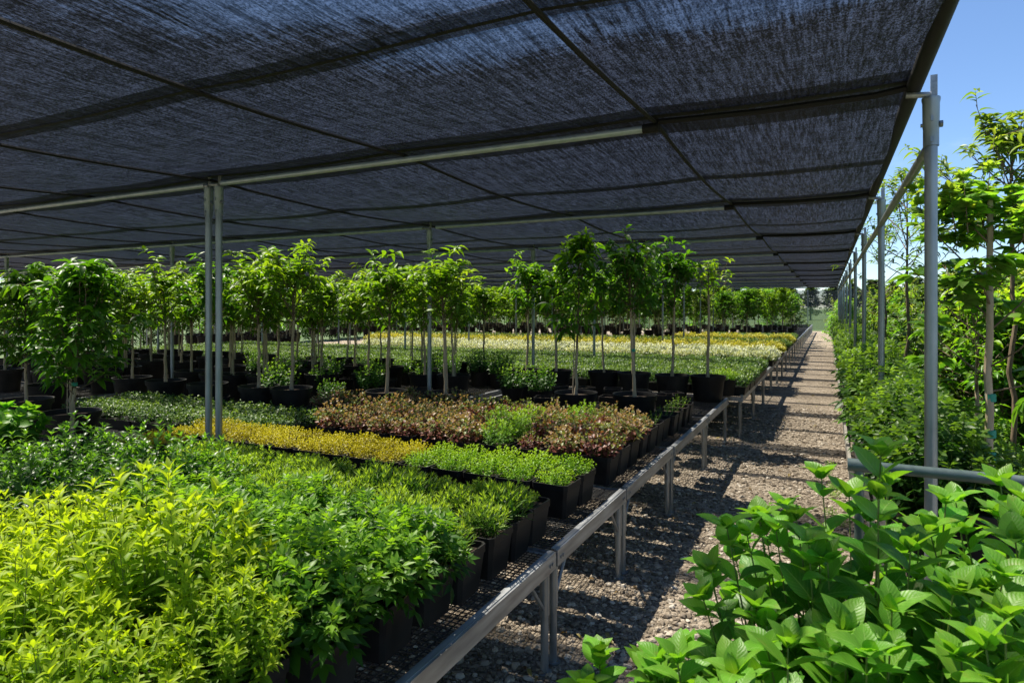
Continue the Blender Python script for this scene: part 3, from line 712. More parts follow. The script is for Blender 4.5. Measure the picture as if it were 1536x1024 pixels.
# lime bushes at the front
LIME = [(-1.62, .90), (-2.03, .95), (-2.45, .90), (-1.60, 1.28), (-1.98, 1.33), (-2.38, 1.30), (-2.8, 1.28), (-1.66, .52), (-2.1, .55)]
NAMES_L = ['bright lime leaved bush in the front cluster, second row by the path', 'bright lime leaved bush in the middle of the front cluster', 'bright lime leaved bush on the left of the front cluster middle row',
           'lime leaved bush at the back right corner of the front cluster, beside lobed green plants', 'tallest lime leaved bush at the back of the front cluster', 'lime leaved bush at the back left of the front cluster beside the tall bush',
           'lime leaved bush at the far left edge of the front cluster', 'lime leaved bush nearest the camera beside the bench rail', 'lime leaved bush nearest the camera behind the rail side one']
for (x, y), nm in zip(LIME, NAMES_L):
    foliage_thing('potted_shrub', x, y, ZB+.006, LPOT, LSOIL, lime_m, 0, .20, nm, 'shrub', 'lime leaved bushes at the front', fs=dict(zip(NAMES_L, (.86, 1.08, .98, .80, 1.32, 1.12, .9, .74, .84)))[nm])
bed('potted_plant', [1.60, 1.92, 2.21], -1.54, -3.0, .325, lobed_m, 'lush lobed leaved green plant in square pot', 'plant', 'lobed green plants behind the lime bushes', fsr=(.8, 1.22),
    skip=lambda x, y: (y < 1.7 and x < -1.9))
bed('potted_shrub', [1.62, 1.98, 2.34], -3.1, -4.3, .36, gloss_m, 'dark glossy shrub in square black pot', 'shrub', 'dark glossy shrubs left of the lobed plants', LPOT, LSOIL, .20, fsr=(.72, 1.05))
bed('potted_plant', [2.44, 2.71, 2.955], -1.535, -3.0, .27, narrow_m, 'narrow leaved green plant in square pot', 'plant', 'narrow leaved plants before the bench joint', fsr=(.75, 1.25))
bed('potted_shrub', [2.7, 2.95], -3.0, -4.25, .27, pale_m, 'fresh pale green plant before the golden bed', 'plant', 'pale green plants left of the narrow leaved ones', fsr=(.8, 1.35))
bed('potted_plant', [3.205], -1.535, -4.3, .265, pale_m, 'pale green tufted plant just past the joint', 'plant', 'pale green plants just past the joint', fsr=(.62, .85))
for nm, rng, me, ds, gp in (('potted_plant', (-1.535, -2.78), chart_m, 'low chartreuse feathery plant in square pot', 'chartreuse plants at the path end of the golden bed'),
                            ('potted_plant', (-2.81, -5.2), gold_m, 'low golden yellow feathery plant in square pot', 'golden plants in the golden bed')):
    bed(nm, [3.70, 3.97], rng[0], rng[1], .255, me, ds, 'plant', gp, fz=.175, fsr=(.95, 1.15))
for k in range(4):
    foliage_thing('potted_plant', -4.74-.27*(k % 2), 3.12+.27*(k//2), ZB+.006, SPOT, SSOIL, gold_m, 0, .175, f'amber gold plant left of the double post, {("front right", "front left", "rear right", "rear left")[k]} of four', 'plant', 'golden plants in the golden bed')
isfern = lambda x, y: (-2.5 < x < -2.2 and y < 4.9) or (-2.75 < x < -2.2 and 4.9 < y < 5.2) or (-2.3 < x < -1.9 and y > 5.3)
bed('potted_plant', [4.50, 4.80, 5.10, 5.40, 5.69], -1.53, -4.3, .285, bronze_m, 'bronze red leaved bushy plant in square pot', 'plant', 'bronze leaved plants', skip=isfern, fsr=(.95, 1.25))
bed('potted_plant', [4.50, 4.80, 5.10, 5.40, 5.69], -1.53, -4.3, .285, fern_m, 'bright ferny green plant among bronze plants', 'plant', 'ferny green plants among the bronze ones', skip=lambda x, y: not isfern(x, y), fsr=(.95, 1.25))
bed('potted_plant', [5.35, 5.65], -4.76, -5.2, .285, bronze_m, 'bronze leaved plant left of double post', 'plant', 'bronze leaved plants on the left bench', fsr=(.8, 1.1))
bed('potted_plant', [5.97, 6.22], -1.52, -1.8, .26, sparse_m, 'sparse green seedling before the potted trees', 'plant', 'sparse seedlings by the potted trees')
bed('potted_plant', [6.5, 6.78, 7.06, 7.34], -1.50, -1.55, .26, sparse_m, 'thin seedling on bench edge by trees', 'plant', 'sparse seedlings by the potted trees')

# ------------------------------------------------------------------ trees
def tree_kind(z_trunk, top, rad, nlimb, twigs, per, ll, mat, bark, droop=.5, seedn=1, tpl='treeleaf', w=1.0, **kw):
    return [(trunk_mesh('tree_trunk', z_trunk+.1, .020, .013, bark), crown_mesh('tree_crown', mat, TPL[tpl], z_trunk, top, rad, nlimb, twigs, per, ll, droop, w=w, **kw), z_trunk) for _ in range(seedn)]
T_LONG = tree_kind(.55, 1.72, .38, 23, 5, 6, .135, M['tree'], M['bark'], .8)
T_STD = tree_kind(.86, 1.50, .40, 19, 5, 6, .13, M['tree'], M['bark'], .6, 3)
T_LIGHT = tree_kind(.66, 1.24, .385, 18, 5, 6, .125, M['tree_light'], M['bark'], .35, 5, shape=.8)
T_THIN = tree_kind(.95, 1.38, .27, 9, 3, 5, .09, M['tree_light'], M['bark'], .2, 1)
T_BIG = tree_kind(.40, 1.52, .42, 26, 6, 7, .14, M['tree'], M['bark'], .6, 2)
def tie(h, r):
    b = MB(); b.lathe([(r, h), (r*1.25, h+.004), (r*1.25, h+.03), (r, h+.034)], 10)
    return b.mesh('tie_tape', [M['tape']])
TIE = tie(.42, .021)
b = MB(); b.tube([(.035, .01, 0), (.028, .005, .95)], .006, n=6)
STAKE = b.mesh('bamboo_stake', [M['bark']])
def potted_tree(x, y, kind, sc, label, group, pot='R', z=ZB+.006, ties=False, cat='tree'):
    tr, cr, zt = kind[R.randrange(len(kind))] if isinstance(kind, list) else kind
    pm, sm, ph = (RPOT, RSOIL, .33) if pot == 'R' else (BPOT, BSOIL, .40) if pot == 'B' else (MPOT, MSOIL, .24)
    parts = [('pot', pm, 0, 0, 1/sc), ('soil', sm, 0, 0, 1/sc), ('trunk', tr, ph*.88/sc), ('crown', cr, ph*.88/sc, R.uniform(0, 2*PI))]
    if ties: parts.append(('tie_tape', TIE, ph*.88/sc+.1))
    if R.random() < .4 and not ties: parts.append(('stake', STAKE, ph*.8/sc))
    e = thing('potted_tree', parts, (x, y, z), R.uniform(0, 2*PI), sc, label, cat, group)
    tx, ty = R.gauss(0, .022), R.gauss(0, .022)
    for ch in e.children:
        if ch.name.split('.')[0] in ('trunk', 'crown', 'tie_tape', 'stake'): ch.rotation_euler = (tx, ty, 0)
    return e
G1 = 'potted trees in the first row'
potted_tree(-2.52, 6.63, T_LONG, 1.02, 'tallest potted tree with a long dark green crown in the front tree row', G1)
potted_tree(-1.89, 6.77, T_STD, 1.0, 'tree with a full crown and green tie in the pot nearest the path, front row', G1, ties=True)
potted_tree(-3.81, 5.98, T_LIGHT, 1.06, 'tree with a rounded crown just right of the slim second inner post', G1)
potted_tree(-4.49, 5.80, T_LIGHT, 1.04, 'tree with a rounded light crown just left of the slim second inner post', G1)
potted_tree(-5.66, 5.51, T_LIGHT, 1.12, 'tall light green tree, right one of the pair of pots right of the double post', G1)
potted_tree(-6.16, 5.48, T_LIGHT, 1.05, 'slim light green tree, left one of the pair of pots right of the double post', G1)
G2 = 'potted trees in the second row'
for (x, y, kd, sc, lb) in ((-4.14, 8.78, T_STD, 1.0, 'tree behind the tallest one, leftmost pot of the second tree row'), (-3.70, 8.89, T_STD, .92, 'shorter dark tree second from the left in the second tree row'),
                           (-2.99, 9.05, T_STD, .9, 'dark crowned tree third from the left in the second tree row'), (-2.53, 9.03, T_STD, 1.02, 'full dark tree hidden behind the tied front tree'),
                           (-1.97, 8.98, T_STD, 1.05, 'big dark crowned tree second from the path in the second tree row'), (-1.50, 9.08, T_THIN, 1.12, 'thin sparse tree in the black pot at the end corner of the bench')):
    potted_tree(x, y, kd, sc, lb, G2)
for k, (x, y) in enumerate(((-5.2, 7.6), (-5.9, 7.2), (-6.5, 6.9), (-4.72, 7.6), (-7.1, 6.4), (-7.6, 6.3))):
    potted_tree(x, y, T_LIGHT, R.uniform(.9, 1.05), f'light green potted tree between double and second post, {od(k)} of middle row', 'potted trees in the middle row')
# left block of trees
cnt = 0
for r in range(13):
    y = 5.3+.98*r if r < 5 else 14.6+1.1*(r-5)
    c = 0
    x = -6.9-.1*r if r < 3 else -5.1-(.45 if r % 2 else 0)
    while x > (-15.0 if r < 5 else -21):
        if -x*.62-1.4 < y+1.2 or True:
            u, D = x*.8944+y*.4472, -x*.4472+y*.8944
            if u/D > -.86 and abs(x+9.35) > .25 and not (r > 4 and u/D > -.34):
                potted_tree(x+R.uniform(-.12, .12), y+R.uniform(-.12, .12), T_LIGHT if R.random() < .8 else T_STD, R.uniform(.84, 1.04),
                            f'slender light green tree in left block, {od(c)} from right, {od(r)} row back', 'potted trees in the left block', ties=False)
                c += 1
        x -= .74
potted_tree(-5.36, 2.92, T_BIG, .88, 'bushy dark leaved tree with green tapes on its pale trunk, front left', 'bushy trees at the left', pot='M', ties=True)
potted_tree(-6.15, 3.35, T_BIG, .76, 'bushy dark tree in the big black pot behind the taped trunk', 'bushy trees at the left', ties=False)
potted_tree(-7.4, 3.6, T_BIG, .84, 'dark broad tree at the left edge, nearer of two', 'bushy trees at the left', ties=False)
potted_tree(-8.6, 4.4, T_BIG, .92, 'dark broad tree at the left edge, farther of two', 'bushy trees at the left', ties=False)
potted_tree(-9.9, 5.9, T_BIG, .95, 'dark broad tree behind the left edge trees', 'bushy trees at the left', ties=False)

# trays ----------------------------------------------------------------
TR1 = tray_mesh(.60, .45, .10)
TR2 = tray_mesh(.80, .60, .12)
cover_m = [carpet_mesh('cover_foliage', M['clipped'], TPL['round'], .60, .45, .20, 1500, .030) for _ in range(2)]
clip_m = [carpet_mesh('clipped_foliage', M['clipped'], TPL['round'], .80, .60, .25, 1500, .040, lump=.2, dome=.3) for _ in range(2)]
white_m = [carpet_mesh('variegated_foliage', M['white'], TPL['lance2'], .84, .60, .31, 1100, .085, lump=.5, dome=.45) for _ in range(2)]
yel_m = [carpet_mesh('yellow_foliage', M['yellow'], TPL['round'], .84, .60, .33, 1000, .06, lump=.4, dome=.45) for _ in range(2)]
oli_m = [carpet_mesh('olive_foliage', M['olive'], TPL['round'], .84, .60, .29, 1000, .06, lump=.45, dome=.4) for _ in range(2)]
def tray(x, y, shell, meshes, label, group, fz=.07, fs=1.0):
    thing('plant_tray', [('tray', shell, 0), ('foliage', meshes[R.randrange(len(meshes))], fz, R.choice((0, PI)), 1)], (x, y, ZB+.006), 0, 1, label, 'plant tray', group)
k = 0
for r in range(2):
    for c in range(5):
        tray(-4.98-.62*c, 4.36+.47*r, TR1, cover_m, f'tray of green ground cover behind double post, {("front", "back")[r]} row, {od(c)} from right', 'ground cover trays by the double post'); k += 1
def traybed(rows, x1, meshes, desc, group, x0=-1.48, lim=-.32):
    for r, y in enumerate(rows):
        c = 0; x = x0
        while x > x1:
            u, D = x*.8944+y*.4472, -x*.4472+y*.8944
            if u/D > lim:
                tray(x+R.uniform(-.01, .01), y+R.uniform(-.015, .015), TR2, meshes, f'{desc}, {od(c)} from path, {od(r)} row back', group)
            x -= .82; c += 1
traybed([10.15+.63*i for i in range(6)], -15.5, clip_m, 'tray of clipped green plants behind trees', 'clipped green trays', lim=-.72)
traybed([15.2+.63*i for i in range(3)], -12.5, white_m, 'tray of white variegated plants', 'white variegated trays')
traybed([18.3+.68*i for i in range(2)], -15, yel_m, 'tray of yellow leaved plants', 'yellow trays')
traybed([20.9+.75*i for i in range(2)], -17, oli_m, 'tray of olive green plants beyond yellow bed', 'olive green trays')
traybed([23.4+.68*i for i in range(2)], -5, yel_m, 'tray of yellow plants beside the far young trees', 'yellow trays')
traybed([25.6+.75*i for i in range(3)], -4.2, clip_m, 'tray of clipped green plants beside the far young trees', 'clipped green trays')
# small bushes in pots near the bench end, and empty black pots
bush_s = [bush_mesh('bush_foliage', M['bush'], TPL['round'], .2, .28, 24, 7, .05, 1.0, True, .3, .1, .8) for _ in range(2)]
foliage_thing('potted_plant', -1.36, 9.32+.45, ZB+.006, MPOT, MSOIL, [chart_m[0]], 0, .22, 'yellow green leafy plant in a small round pot at the bench corner', 'plant', None, fs=1.5)
for k, (x, y) in enumerate(((-4.75, 9.0), (-5.15, 9.1), (-5.6, 8.9), (-4.9, 9.5), (-5.4, 9.5), (-6.1, 9.2), (-3.3, 7.4), (-3.75, 7.5))):
    foliage_thing('potted_shrub', x, y, ZB+.006, MPOT, MSOIL, bush_s, 0, .2, f'round green bush behind slim second post, {od(k)} of its cluster', 'shrub', 'round green bushes behind the second post', fs=1.25)
k = 0
for (x, y) in ((-2.2, 5.98), (-2.05, 7.45), (-2.4, 7.5), (-2.8, 7.45), (-3.1, 7.1), (-3.3, 6.4), (-3.0, 6.1), (-2.75, 6.05), (-1.8, 8.2), (-2.2, 8.2), (-2.6, 8.25), (-3.0, 8.2), (-3.4, 8.2), (-3.8, 8.15), (-1.85, 7.95), (-6.7, 5.35), (-4.9, 6.4), (-5.3, 6.5), (-5.7, 6.4), (-6.3, 6.2), (-4.9, 7.1), (-5.5, 6.9), (-6.0, 7.8), (-6.6, 7.6)):
    thing('empty_pot', [('pot', SPOT, 0), ('soil', SSOIL, 0)], (x, y, ZB+.006), R.uniform(0, 1), 1, f'square black pot of bare soil among the tree pots, {od(k)} from the path side', 'pot', 'bare soil pots between the trees'); k += 1

k = 0
for r in range(4):
    for c in range(9):
        x, y = -5.35-.88*c-.2*(r % 2), 5.85+.98*r
        if -x < 1.1*y+.6 and abs(x+9.35) > .3 and R.random() < .97:
            foliage_thing('potted_plant', x, y, ZB+.006, SPOT, SSOIL, bush_s, 0, .17, f'low green plant between the left block trees, {od(c)} from right, {od(r)} row back', 'plant', 'low green plants between the left block trees', fs=R.uniform(.9, 1.5))
# standards far back
T_FAR = [(trunk_mesh('tree_trunk', 1.0, .02, .014, M['bark']), crown_mesh('tree_crown', mt, TPL['treeleaf'], .62, 2.0, .68, 26, 6, 6, .17, .4, w=1.4), .85) for mt in (M['tree_light'], M['tree'], M['tree_dry'])]
for r in range(9):
    y = 23.2+2.1*r; c = 0; x = -1.8-(.4 if r % 2 else 0)-max(0, 29-y)*.75
    while x > -24:
        u, D = x*.8944+y*.4472, -x*.4472+y*.8944
        if u/D > (-.32 if y < 25 else -.70):
            tr, cr, zt = T_FAR[R.choice((0, 0, 1, 2))]
            thing('young_tree', [('pot', RPOT, 0), ('trunk', tr, .28), ('crown', cr, .28, R.uniform(0, 6))], (x+R.uniform(-.2, .2), y+R.uniform(-.3, .3), ZB), 0, R.uniform(.74, .96),
                  f'young tree at far end of benches, {od(c)} from path, {od(r)} row back', 'tree', 'young trees at the far end'); c += 1
        x -= 1.0

# ================================================================== RIGHT SIDE
bushR = [bush_mesh('bush_foliage', M[mt_], TPL[tp_], .40, h_, nn_, 6, ll_, 1.05, True, .50, .0, .85, w=w_) for mt_, tp_, h_, nn_, ll_, w_ in (('bush', 'compound', .70, 40, .24, 1), ('bush_dark', 'compound', .78, 40, .26, 1), ('bush_dark', 'treeleaf', .66, 44, .12, 1.3), ('bush', 'compound', .60, 36, .22, 1))]
def low_bench(ya, yb):
    b = MB(); parts = []
    b.quad_box(.17, .20, ya, yb, .30, .42); b.quad_box(1.10, 1.13, ya, yb, .30, .42); b.quad_box(.201, 1.099, ya, ya+.03, .31, .41); b.quad_box(.201, 1.099, yb-.03, yb, .31, .41)
    parts.append(('frame', b.mesh('low_bench_frame', [M['wood']], smooth=False), 0))
    b = MB()
    for i in range(11):
        x = .24+i*.0775; b.quad_box(x, x+.05, ya+.031, yb-.031, .385, .405)
    parts.append(('slat_top', b.mesh('low_bench_slats', [M['wire']], smooth=False), 0))
    for x in (.235, 1.07):
        for y in (ya+.07, yb-.07):
            b = MB(); b.tube([(x, y, 0), (x, y, .38)], .025, n=8); parts.append(('leg', b.mesh('low_bench_leg', [M['steel']]), 0))
    return parts
for k in range(2, len(BEAM_Y)-1):
    ya, yb = BEAM_Y[k]+.06, BEAM_Y[k+1]-.06
    thing('low_bench', low_bench(ya, yb), (0, 0, 0), 0, 1, f'low weathered bench right of path between {od(k-2)} and {od(k-1)} outer posts', 'bench', 'low benches right of the path')
k = 0; y = 4.35
while y < 34:
    if min(abs(y-by) for by in BEAM_Y) > .2 or True:
        foliage_thing('potted_bush', .56+R.uniform(-.05, .05), y, .412, RPOT, RSOIL, bushR, 0, .27, f'leafy green bush right of the path, {od(k)} along from the camera', 'shrub', 'leafy bushes along the right of the path', sc=.86, fs=R.uniform(.85, 1.28)); k += 1
    y += .56 if y < 16 else .8
k = 0; y = 4.0+1.3
while y < 8.6:
    if any(math.hypot(1.27-a, y-b_) < .42 for a, b_ in ((1.5, 7.6),)): y += .62; continue
    foliage_thing('potted_bush', 1.45+R.uniform(-.08, .08), y, .0, RPOT, RSOIL, bushR, 0, .27, f'leafy green bush behind the outer posts, {od(k)} from the camera in the second row', 'shrub', 'leafy bushes behind the outer posts', sc=.9, fs=R.uniform(.7, .95)); k += 1
    y += .62

# taped tree in the big pot, with broad lobed leaves
mt = trunk_mesh('tree_trunk', 1.75, .023, .014, M['bark'], wob=.012)
mc = crown_mesh('tree_crown', M['maple'], TPL['maple'], .62, 1.80, .48, 15, 3, 4, .165, .15, shape=.6, t0=.2, t1=.95, lean=.25)
ties = []
b = MB()
for h in (.14, .30, .42, .62):
    b.lathe([(.022, h), (.0275, h+.003), (.027, h+.022+.02*(h > .2)), (.021, h+.026+.02*(h > .2))], 10)
tm = b.mesh('tie_tape', [M['tape']])
thing('potted_tree', [('pot', BPOT, 0), ('soil', BSOIL, 0), ('trunk', mt, .35), ('crown', mc, .35), ('tie_tape', tm, .35)], (.80, 4.32, .412), .4, 1.0, 'broad lobed leaved tree with green tapes on its trunk in the big black pot', 'tree', 'trees right of the outer posts')
# taller open trees behind
def tall_tree(x, y, h, zt, rad, mat, label, nl=22, ll=.16, per=6, tw=5):
    tr = trunk_mesh('tree_trunk', zt+.2, .026, .018, M['bark_dark'], wob=.03)
    cr = crown_mesh('tree_crown', mat, TPL['treeleaf'], zt, h, rad, nl, tw, per, ll, .5, shape=.55, lean=.35, limbr=.012)
    thing('young_tree', [('pot', RPOT, 0), ('soil', RSOIL, 0), ('trunk', tr, .28), ('crown', cr, .28)], (x, y, .412 if x < 1.2 else 0), R.uniform(0, 6), 1, label, 'tree', 'trees right of the outer posts')
tall_tree(1.58, 7.6, 3.35, 2.05, .78, M['tree_dry'], 'tallest tree with a dense rounded olive crown behind the taped tree', 30, .13, 7, 6)
tall_tree(.96, 10.2, 3.0, 1.5, .75, M['tree_dry'], 'open airy tree with a thin crown just left of the nearest outer post', 18, .13, 6, 4)
tall_tree(.93, 13.5, 2.8, 1.2, .8, M['tree_dry'], 'loose small leaved tree between the first two outer posts', 14, .12, 5, 4)
tall_tree(2.5, 9.2, 2.9, 1.4, .8, M['tree_light'], 'spreading light green tree behind the tallest olive tree', 18, .14)
tall_tree(2.7, 6.6, 2.5, 1.1, .75, M['tree_light'], 'light green tree at the right edge behind the taped tree', 20, .14)
# row of slim saplings on pale stems behind the posts
mm = [(trunk_mesh('tree_trunk', .95, .021, .013, M['bark']), crown_mesh('tree_crown', M['tree_light'], TPL['treeleaf'], .6, 1.45, .42, 14, 4, 5, .10, .6), .6) for _ in range(2)]
for k in range(12):
    tr, cr, zt = mm[k % 2]; y = 5.4+1.15*k
    thing('young_tree', [('pot', RPOT, 0), ('soil', RSOIL, 0), ('trunk', tr, .28), ('crown', cr, .28)], (1.42+.34*(k % 3) if k < 6 else 2.05, y-.55, 0), R.uniform(0, 6), R.uniform(1.1, 1.4), f'fresh green sapling on a pale stem behind the outer posts, {od(k)} from the camera', 'tree', 'saplings behind the outer posts')
# tall screening shrubs
scr = []
for mt_ in (M['tree_dry'], M['tree'], M['olive']):
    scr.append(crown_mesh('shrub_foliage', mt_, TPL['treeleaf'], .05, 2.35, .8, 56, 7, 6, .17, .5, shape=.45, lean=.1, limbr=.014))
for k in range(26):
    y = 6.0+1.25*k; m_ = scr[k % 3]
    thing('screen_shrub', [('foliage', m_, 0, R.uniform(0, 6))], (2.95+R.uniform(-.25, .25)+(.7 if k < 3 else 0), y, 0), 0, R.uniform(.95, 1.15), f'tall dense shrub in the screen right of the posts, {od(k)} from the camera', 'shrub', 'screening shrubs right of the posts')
for k in range(6):
    thing('screen_shrub', [('foliage', scr[(k+1) % 3], 0, R.uniform(0, 6))], (.75+.1*(k % 2), 36.2+2.6*k, 0), 0, R.uniform(.95, 1.15), f'dense shrub right of the path past the end of the canopy, {od(k)} one', 'shrub', 'shrubs at the path end')
for k in range(20):
    y = 9.3+1.15*k; m_ = scr[(k*2+1) % 3]
    thing('screen_shrub', [('foliage', m_, 0, R.uniform(0, 6))], (1.72+R.uniform(-.15, .15), y, 0), 0, R.uniform(.85, 1.1), f'tall shrub close behind the outer posts, {od(k)} from the camera', 'shrub', 'tall shrubs close behind the posts')
# pale net screen of the next shade house
b = MB(); n = 24
for j in range(9):
    for i in range(n+1):
        b.v.append((4.9+.05*math.sin(i*.9+j), 8.0+i*.4, .2+j*.4))
for j in range(8):
    for i in range(n): a = j*(n+1)+i; b.f.append((a, a+1, a+n+2, a+n+1)); b.m.append(0)
ns = mobj('net_screen', None, None, (0, 0, 0), 0, 'pale bluish net screen standing behind the trees at the right', 'net screen')
mobj('net', b.mesh('net', [M['bluenet']]), ns)
for y in (8, 11.2, 14.4, 17.6):
    b = MB(); b.tube([(4.97, y, 0), (4.97, y, 3.5)], .03, n=8); mobj('pole', b.mesh('net_pole', [M['steel']]), ns)

# green-grey guard pipe with its upright
b = MB(); b.tube([(.10, 2.96, 1.255), (1.9, 2.96, 1.255)], .0215, n=14)
gp = mobj('guard_rail', None, None, (0, 0, 0), 0, 'green grey horizontal pipe across in front of the nearest outer post', 'rail')
mobj('pipe', b.mesh('guard_pipe', [M['greenpipe']]), gp)
b = MB(); b.tube([(.112, 2.96, 0), (.112, 2.96, 1.235)], .018, n=12); mobj('upright', b.mesh('guard_upright', [M['greenpipe']]), gp)
b = MB(); b.tube([(1.85, 2.96, 0), (1.85, 2.96, 1.235)], .018, n=12); mobj('upright', b.mesh('guard_upright', [M['greenpipe']]), gp)
b = MB(); b.tube([(.07, 2.96, 1.255), (.17, 2.96, 1.255)], .0265, n=14); mobj('sleeve', b.mesh('guard_sleeve', [M['greenpipe']]), gp)

# foreground broad leaved shrubs
def broad_shrub(n, height, radius, ll, lean=(0, 0)):
    LV = Leaves(); ST = MB()
    for i in range(n):
        r = math.sqrt((i+.4)/n); a = i*2.39996+R.uniform(-.3, .3)
        h = height*(1-.36*r*r)*R.uniform(.70, 1.03)
        top = Vector((r*radius*math.cos(a)+lean[0], r*radius*math.sin(a)+lean[1], h)); base = Vector((r*.1*math.cos(a), r*.1*math.sin(a), 0))
        d = top-base; dd = d.normalized(); dd.z -= .1
        pts_ = shoot(LV, ST, base, dd, d.length, 8, ll, 1.18, True, .22, True, .05, .95, .58, .005, .34, 1.0, 6, (.45, .9))
        for q_ in range(3):
            LV.add(pts_[-1], Vector((R.uniform(-.6, .6), R.uniform(-.6, .6), 1)), rdir(.2), ll*R.uniform(.22, .36), 1.0)
    return LV.build('broad_foliage', TPL['broad'], M['broad'], ST, M['stem'])
for (x, y, h, r, n, lb) in ((.08, 1.76, 1.25, .52, 84, 'broad leaved green shrub in the foreground right, its tallest shoots beside the path'),
                            (.55, 1.98, 1.28, .54, 84, 'broad leaved green shrub below the green grey pipe at the right edge'),
                            (-.07, 1.38, 1.0, .44, 56, 'broad leaved shrub nearest the camera, spreading low over the gravel'),
                            (.32, 1.38, 1.12, .42, 60, 'broad leaved shrub in the bottom right corner'),
                            (-.44, 1.60, .76, .32, 24, 'smaller broad leaved shrub at the left of the foreground group, over the gravel')):
    me = broad_shrub(n, h, r, .148)
    thing('broad_shrub', [('pot', RPOT, 0), ('soil', RSOIL, 0), ('foliage', me, .26)], (x, y, .0), 0, 1, lb, 'shrub', 'broad leaved shrubs in the foreground')

me = broad_shrub(16, .42, .34, .17)
thing('broad_shrub', [('pot', MPOT, 0), ('soil', MSOIL, 0), ('foliage', me, .20)], (-5.35, 2.42, ZB+.006), 0, 1, 'broad leaved light green plant at the left edge under the bushy trees', 'shrub')
LV = Leaves()
for k in range(170):
    LV.add((R.choice((R.uniform(-1.7, .15), R.uniform(-1.5, -1.0))), 1.8+16*R.random()**1.4, .022), (R.uniform(-1, 1), R.uniform(-1, 1), R.uniform(-.1, .25)), (R.uniform(-.3, .3), R.uniform(-.3, .3), 1), R.uniform(.03, .08), R.random())
mobj('fallen_leaves', LV.build('fallen_leaves', TPL['treeleaf'], M['litter']), kind='stuff', label='dry fallen leaves scattered on the gravel', cat='leaves')
# weeds at the path edge
weed_m = [bush_mesh('weed_foliage', M['chart'], TPL['lance2'], .07, .08, 12, 4, .03, 1.0, True, .3, .1, .8, stem=False) for _ in range(2)]
for k in range(10):
    mobj('weed', weed_m[k % 2], None, (.08+R.uniform(-.12, .07), 4.2+R.uniform(0, .5)+.42*k, 0), R.uniform(0, 6), f'small weed in the gravel along the right bench foot, {od(k)} from the camera', 'weed', 'weeds along the path edge')

# ================================================================== FAR END
b = MB(); b.v += [(-30, 60, 2.0), (8, 60, 2.0), (8, 60, 3.4), (-30, 60, 3.4)]; b.f.append((0, 1, 2, 3)); b.m.append(0)
wn = mobj('windbreak', None, None, (0, 0, 0), 0, 'dark windbreak net on posts across the far end of the nursery', 'windbreak')
mobj('net', b.mesh('upper_net', [M['darknet']], smooth=False), wn)
b = MB(); b.v += [(-30, 60, .05), (8, 60, .05), (8, 60, 1.99), (-30, 60, 1.99)]; b.f.append((0, 1, 2, 3)); b.m.append(0)
mobj('net', b.mesh('lower_net', [M['greennet']], smooth=False), wn)
for i in range(13):
    x = -29.5+3.1*i; b = MB(); b.tube([(x, 60.08, 0), (x, 60.08, 3.45)], .045, n=8); mobj('pole', b.mesh('windbreak_pole', [M['steel']]), wn)
rt = [crown_mesh('tree_crown', M['far'], TPL['round'], .5, 6.2, 1.9, 60, 6, 8, .42, .4, shape=.55, lean=.2, limbr=.05, tipup=False, w=1.2) for _ in range(2)]
rtt = trunk_mesh('tree_trunk', 1.5, .16, .12, M['bark_dark'])
for k in range(34):
    x = 12-2.9*k
    thing('background_tree', [('trunk', rtt, 0), ('crown', rt[k % 2], 0, R.uniform(0, 6))], (x+R.uniform(-.6, .6), 112+R.uniform(-4, 4), 0), 0, R.uniform(.85, 1.12), f'rounded dark tree in the row beyond the far windbreak, {od(k)} from the right', 'tree', 'rounded trees beyond the windbreak')
for k in range(22):
    thing('screen_shrub', [('foliage', scr[k % 3], 0, R.uniform(0, 6))], (-2.2-1.55*k+R.uniform(-.3, .3), 47+R.uniform(-1, 1)-.55*max(0, k-8), 0), 0, R.uniform(.9, 1.1), f'dark dense shrub in the hedge behind the far young trees, {od(k)} from path', 'shrub', 'hedge behind the far young trees')
for k in range(16):
    thing('background_tree', [('foliage', scr[k % 3], 0, R.uniform(0, 6))], (-27.2+R.uniform(-.5, .5), 9.5+1.7*k, 0), 0, R.uniform(1.15, 1.5), f'dark bushy tree beyond the left side of the canopy, {od(k)} from the front', 'tree', 'trees beyond the left side')

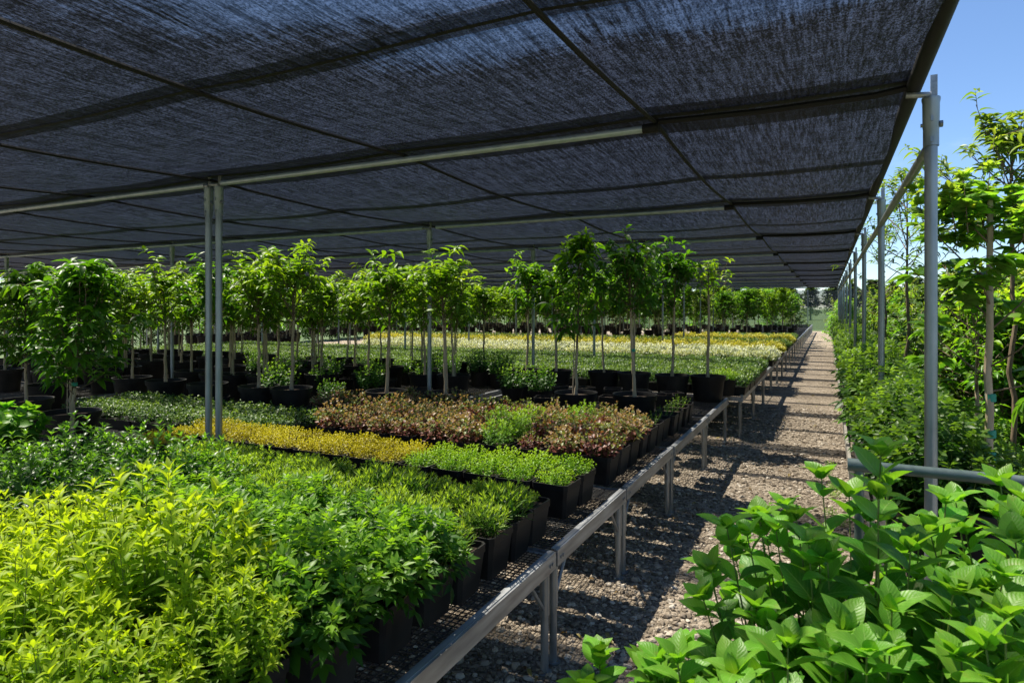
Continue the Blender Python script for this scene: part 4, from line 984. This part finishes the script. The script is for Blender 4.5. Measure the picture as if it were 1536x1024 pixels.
# ================================================================== LIGHT, SKY, CAMERA
SUN_AZ = math.atan2(-1.0, .32)         # compass angle from +Y towards +X
SUN_EL = math.radians(62)
sd = Vector((math.sin(SUN_AZ)*math.cos(SUN_EL), math.cos(SUN_AZ)*math.cos(SUN_EL), math.sin(SUN_EL)))
sl = bpy.data.lights.new('sun', 'SUN'); sl.energy = 5.0; sl.angle = math.radians(.55); sl.color = (1, .93, .79)
so = bpy.data.objects.new('sun', sl); COL.objects.link(so); so.rotation_euler = sd.to_track_quat('Z', 'Y').to_euler()
w = bpy.data.worlds.new('World'); S.world = w; w.use_nodes = True
N = w.node_tree.nodes; L = w.node_tree.links; N.clear()
sk = N.new('ShaderNodeTexSky'); sk.sky_type = 'NISHITA'; sk.sun_disc = False; sk.sun_elevation = SUN_EL; sk.sun_rotation = SUN_AZ % (2*PI)
sk.air_density = .9; sk.dust_density = .1; sk.ozone_density = 6.0
tc = N.new('ShaderNodeTexCoord'); mp = N.new('ShaderNodeMapping'); mp.inputs['Scale'].default_value = (1, 1, 3.2); L.new(tc.outputs['Generated'], mp.inputs[0])
cn = nd(N, 'ShaderNodeTexNoise', Scale=2.6, Detail=7, Roughness=.58); L.new(mp.outputs[0], cn.inputs['Vector'])
cr = ramp(N, [(.60, (0, 0, 0)), (.9, (.3, .3, .3))]); L.new(cn.outputs['Fac'], cr.inputs[0])
mx = N.new('ShaderNodeMixRGB'); L.new(cr.outputs[0], mx.inputs[0]); L.new(sk.outputs[0], mx.inputs[1]); mx.inputs[2].default_value = (9, 9.4, 10, 1)
bg = nd(N, 'ShaderNodeBackground', Strength=.075); L.new(mx.outputs[0], bg.inputs[0])
o = N.new('ShaderNodeOutputWorld'); L.new(bg.outputs[0], o.inputs[0])

cam = bpy.data.cameras.new('camera'); co = bpy.data.objects.new('camera', cam); COL.objects.link(co)
cam.sensor_width = 36; cam.lens = 950/1536*36; cam.shift_y = -50/1536
cam.dof.use_dof = True; cam.dof.focus_distance = 5.5; cam.dof.aperture_fstop = 8.0
cam.clip_start = .05; cam.clip_end = 2000
co.location = (0, 0, CAM_H); co.rotation_euler = (PI/2, 0, math.atan2(.4472, .8944))
S.camera = co
S.view_settings.view_transform = 'Standard'; S.view_settings.look = 'None'; S.view_settings.gamma = 1; S.view_settings.exposure = 1.4
S.cycles.max_bounces = 8; S.cycles.transparent_max_bounces = 16; S.cycles.transmission_bounces = 6; S.cycles.diffuse_bounces = 4
S.cycles.use_denoising = True; S.cycles.sample_clamp_indirect = 4
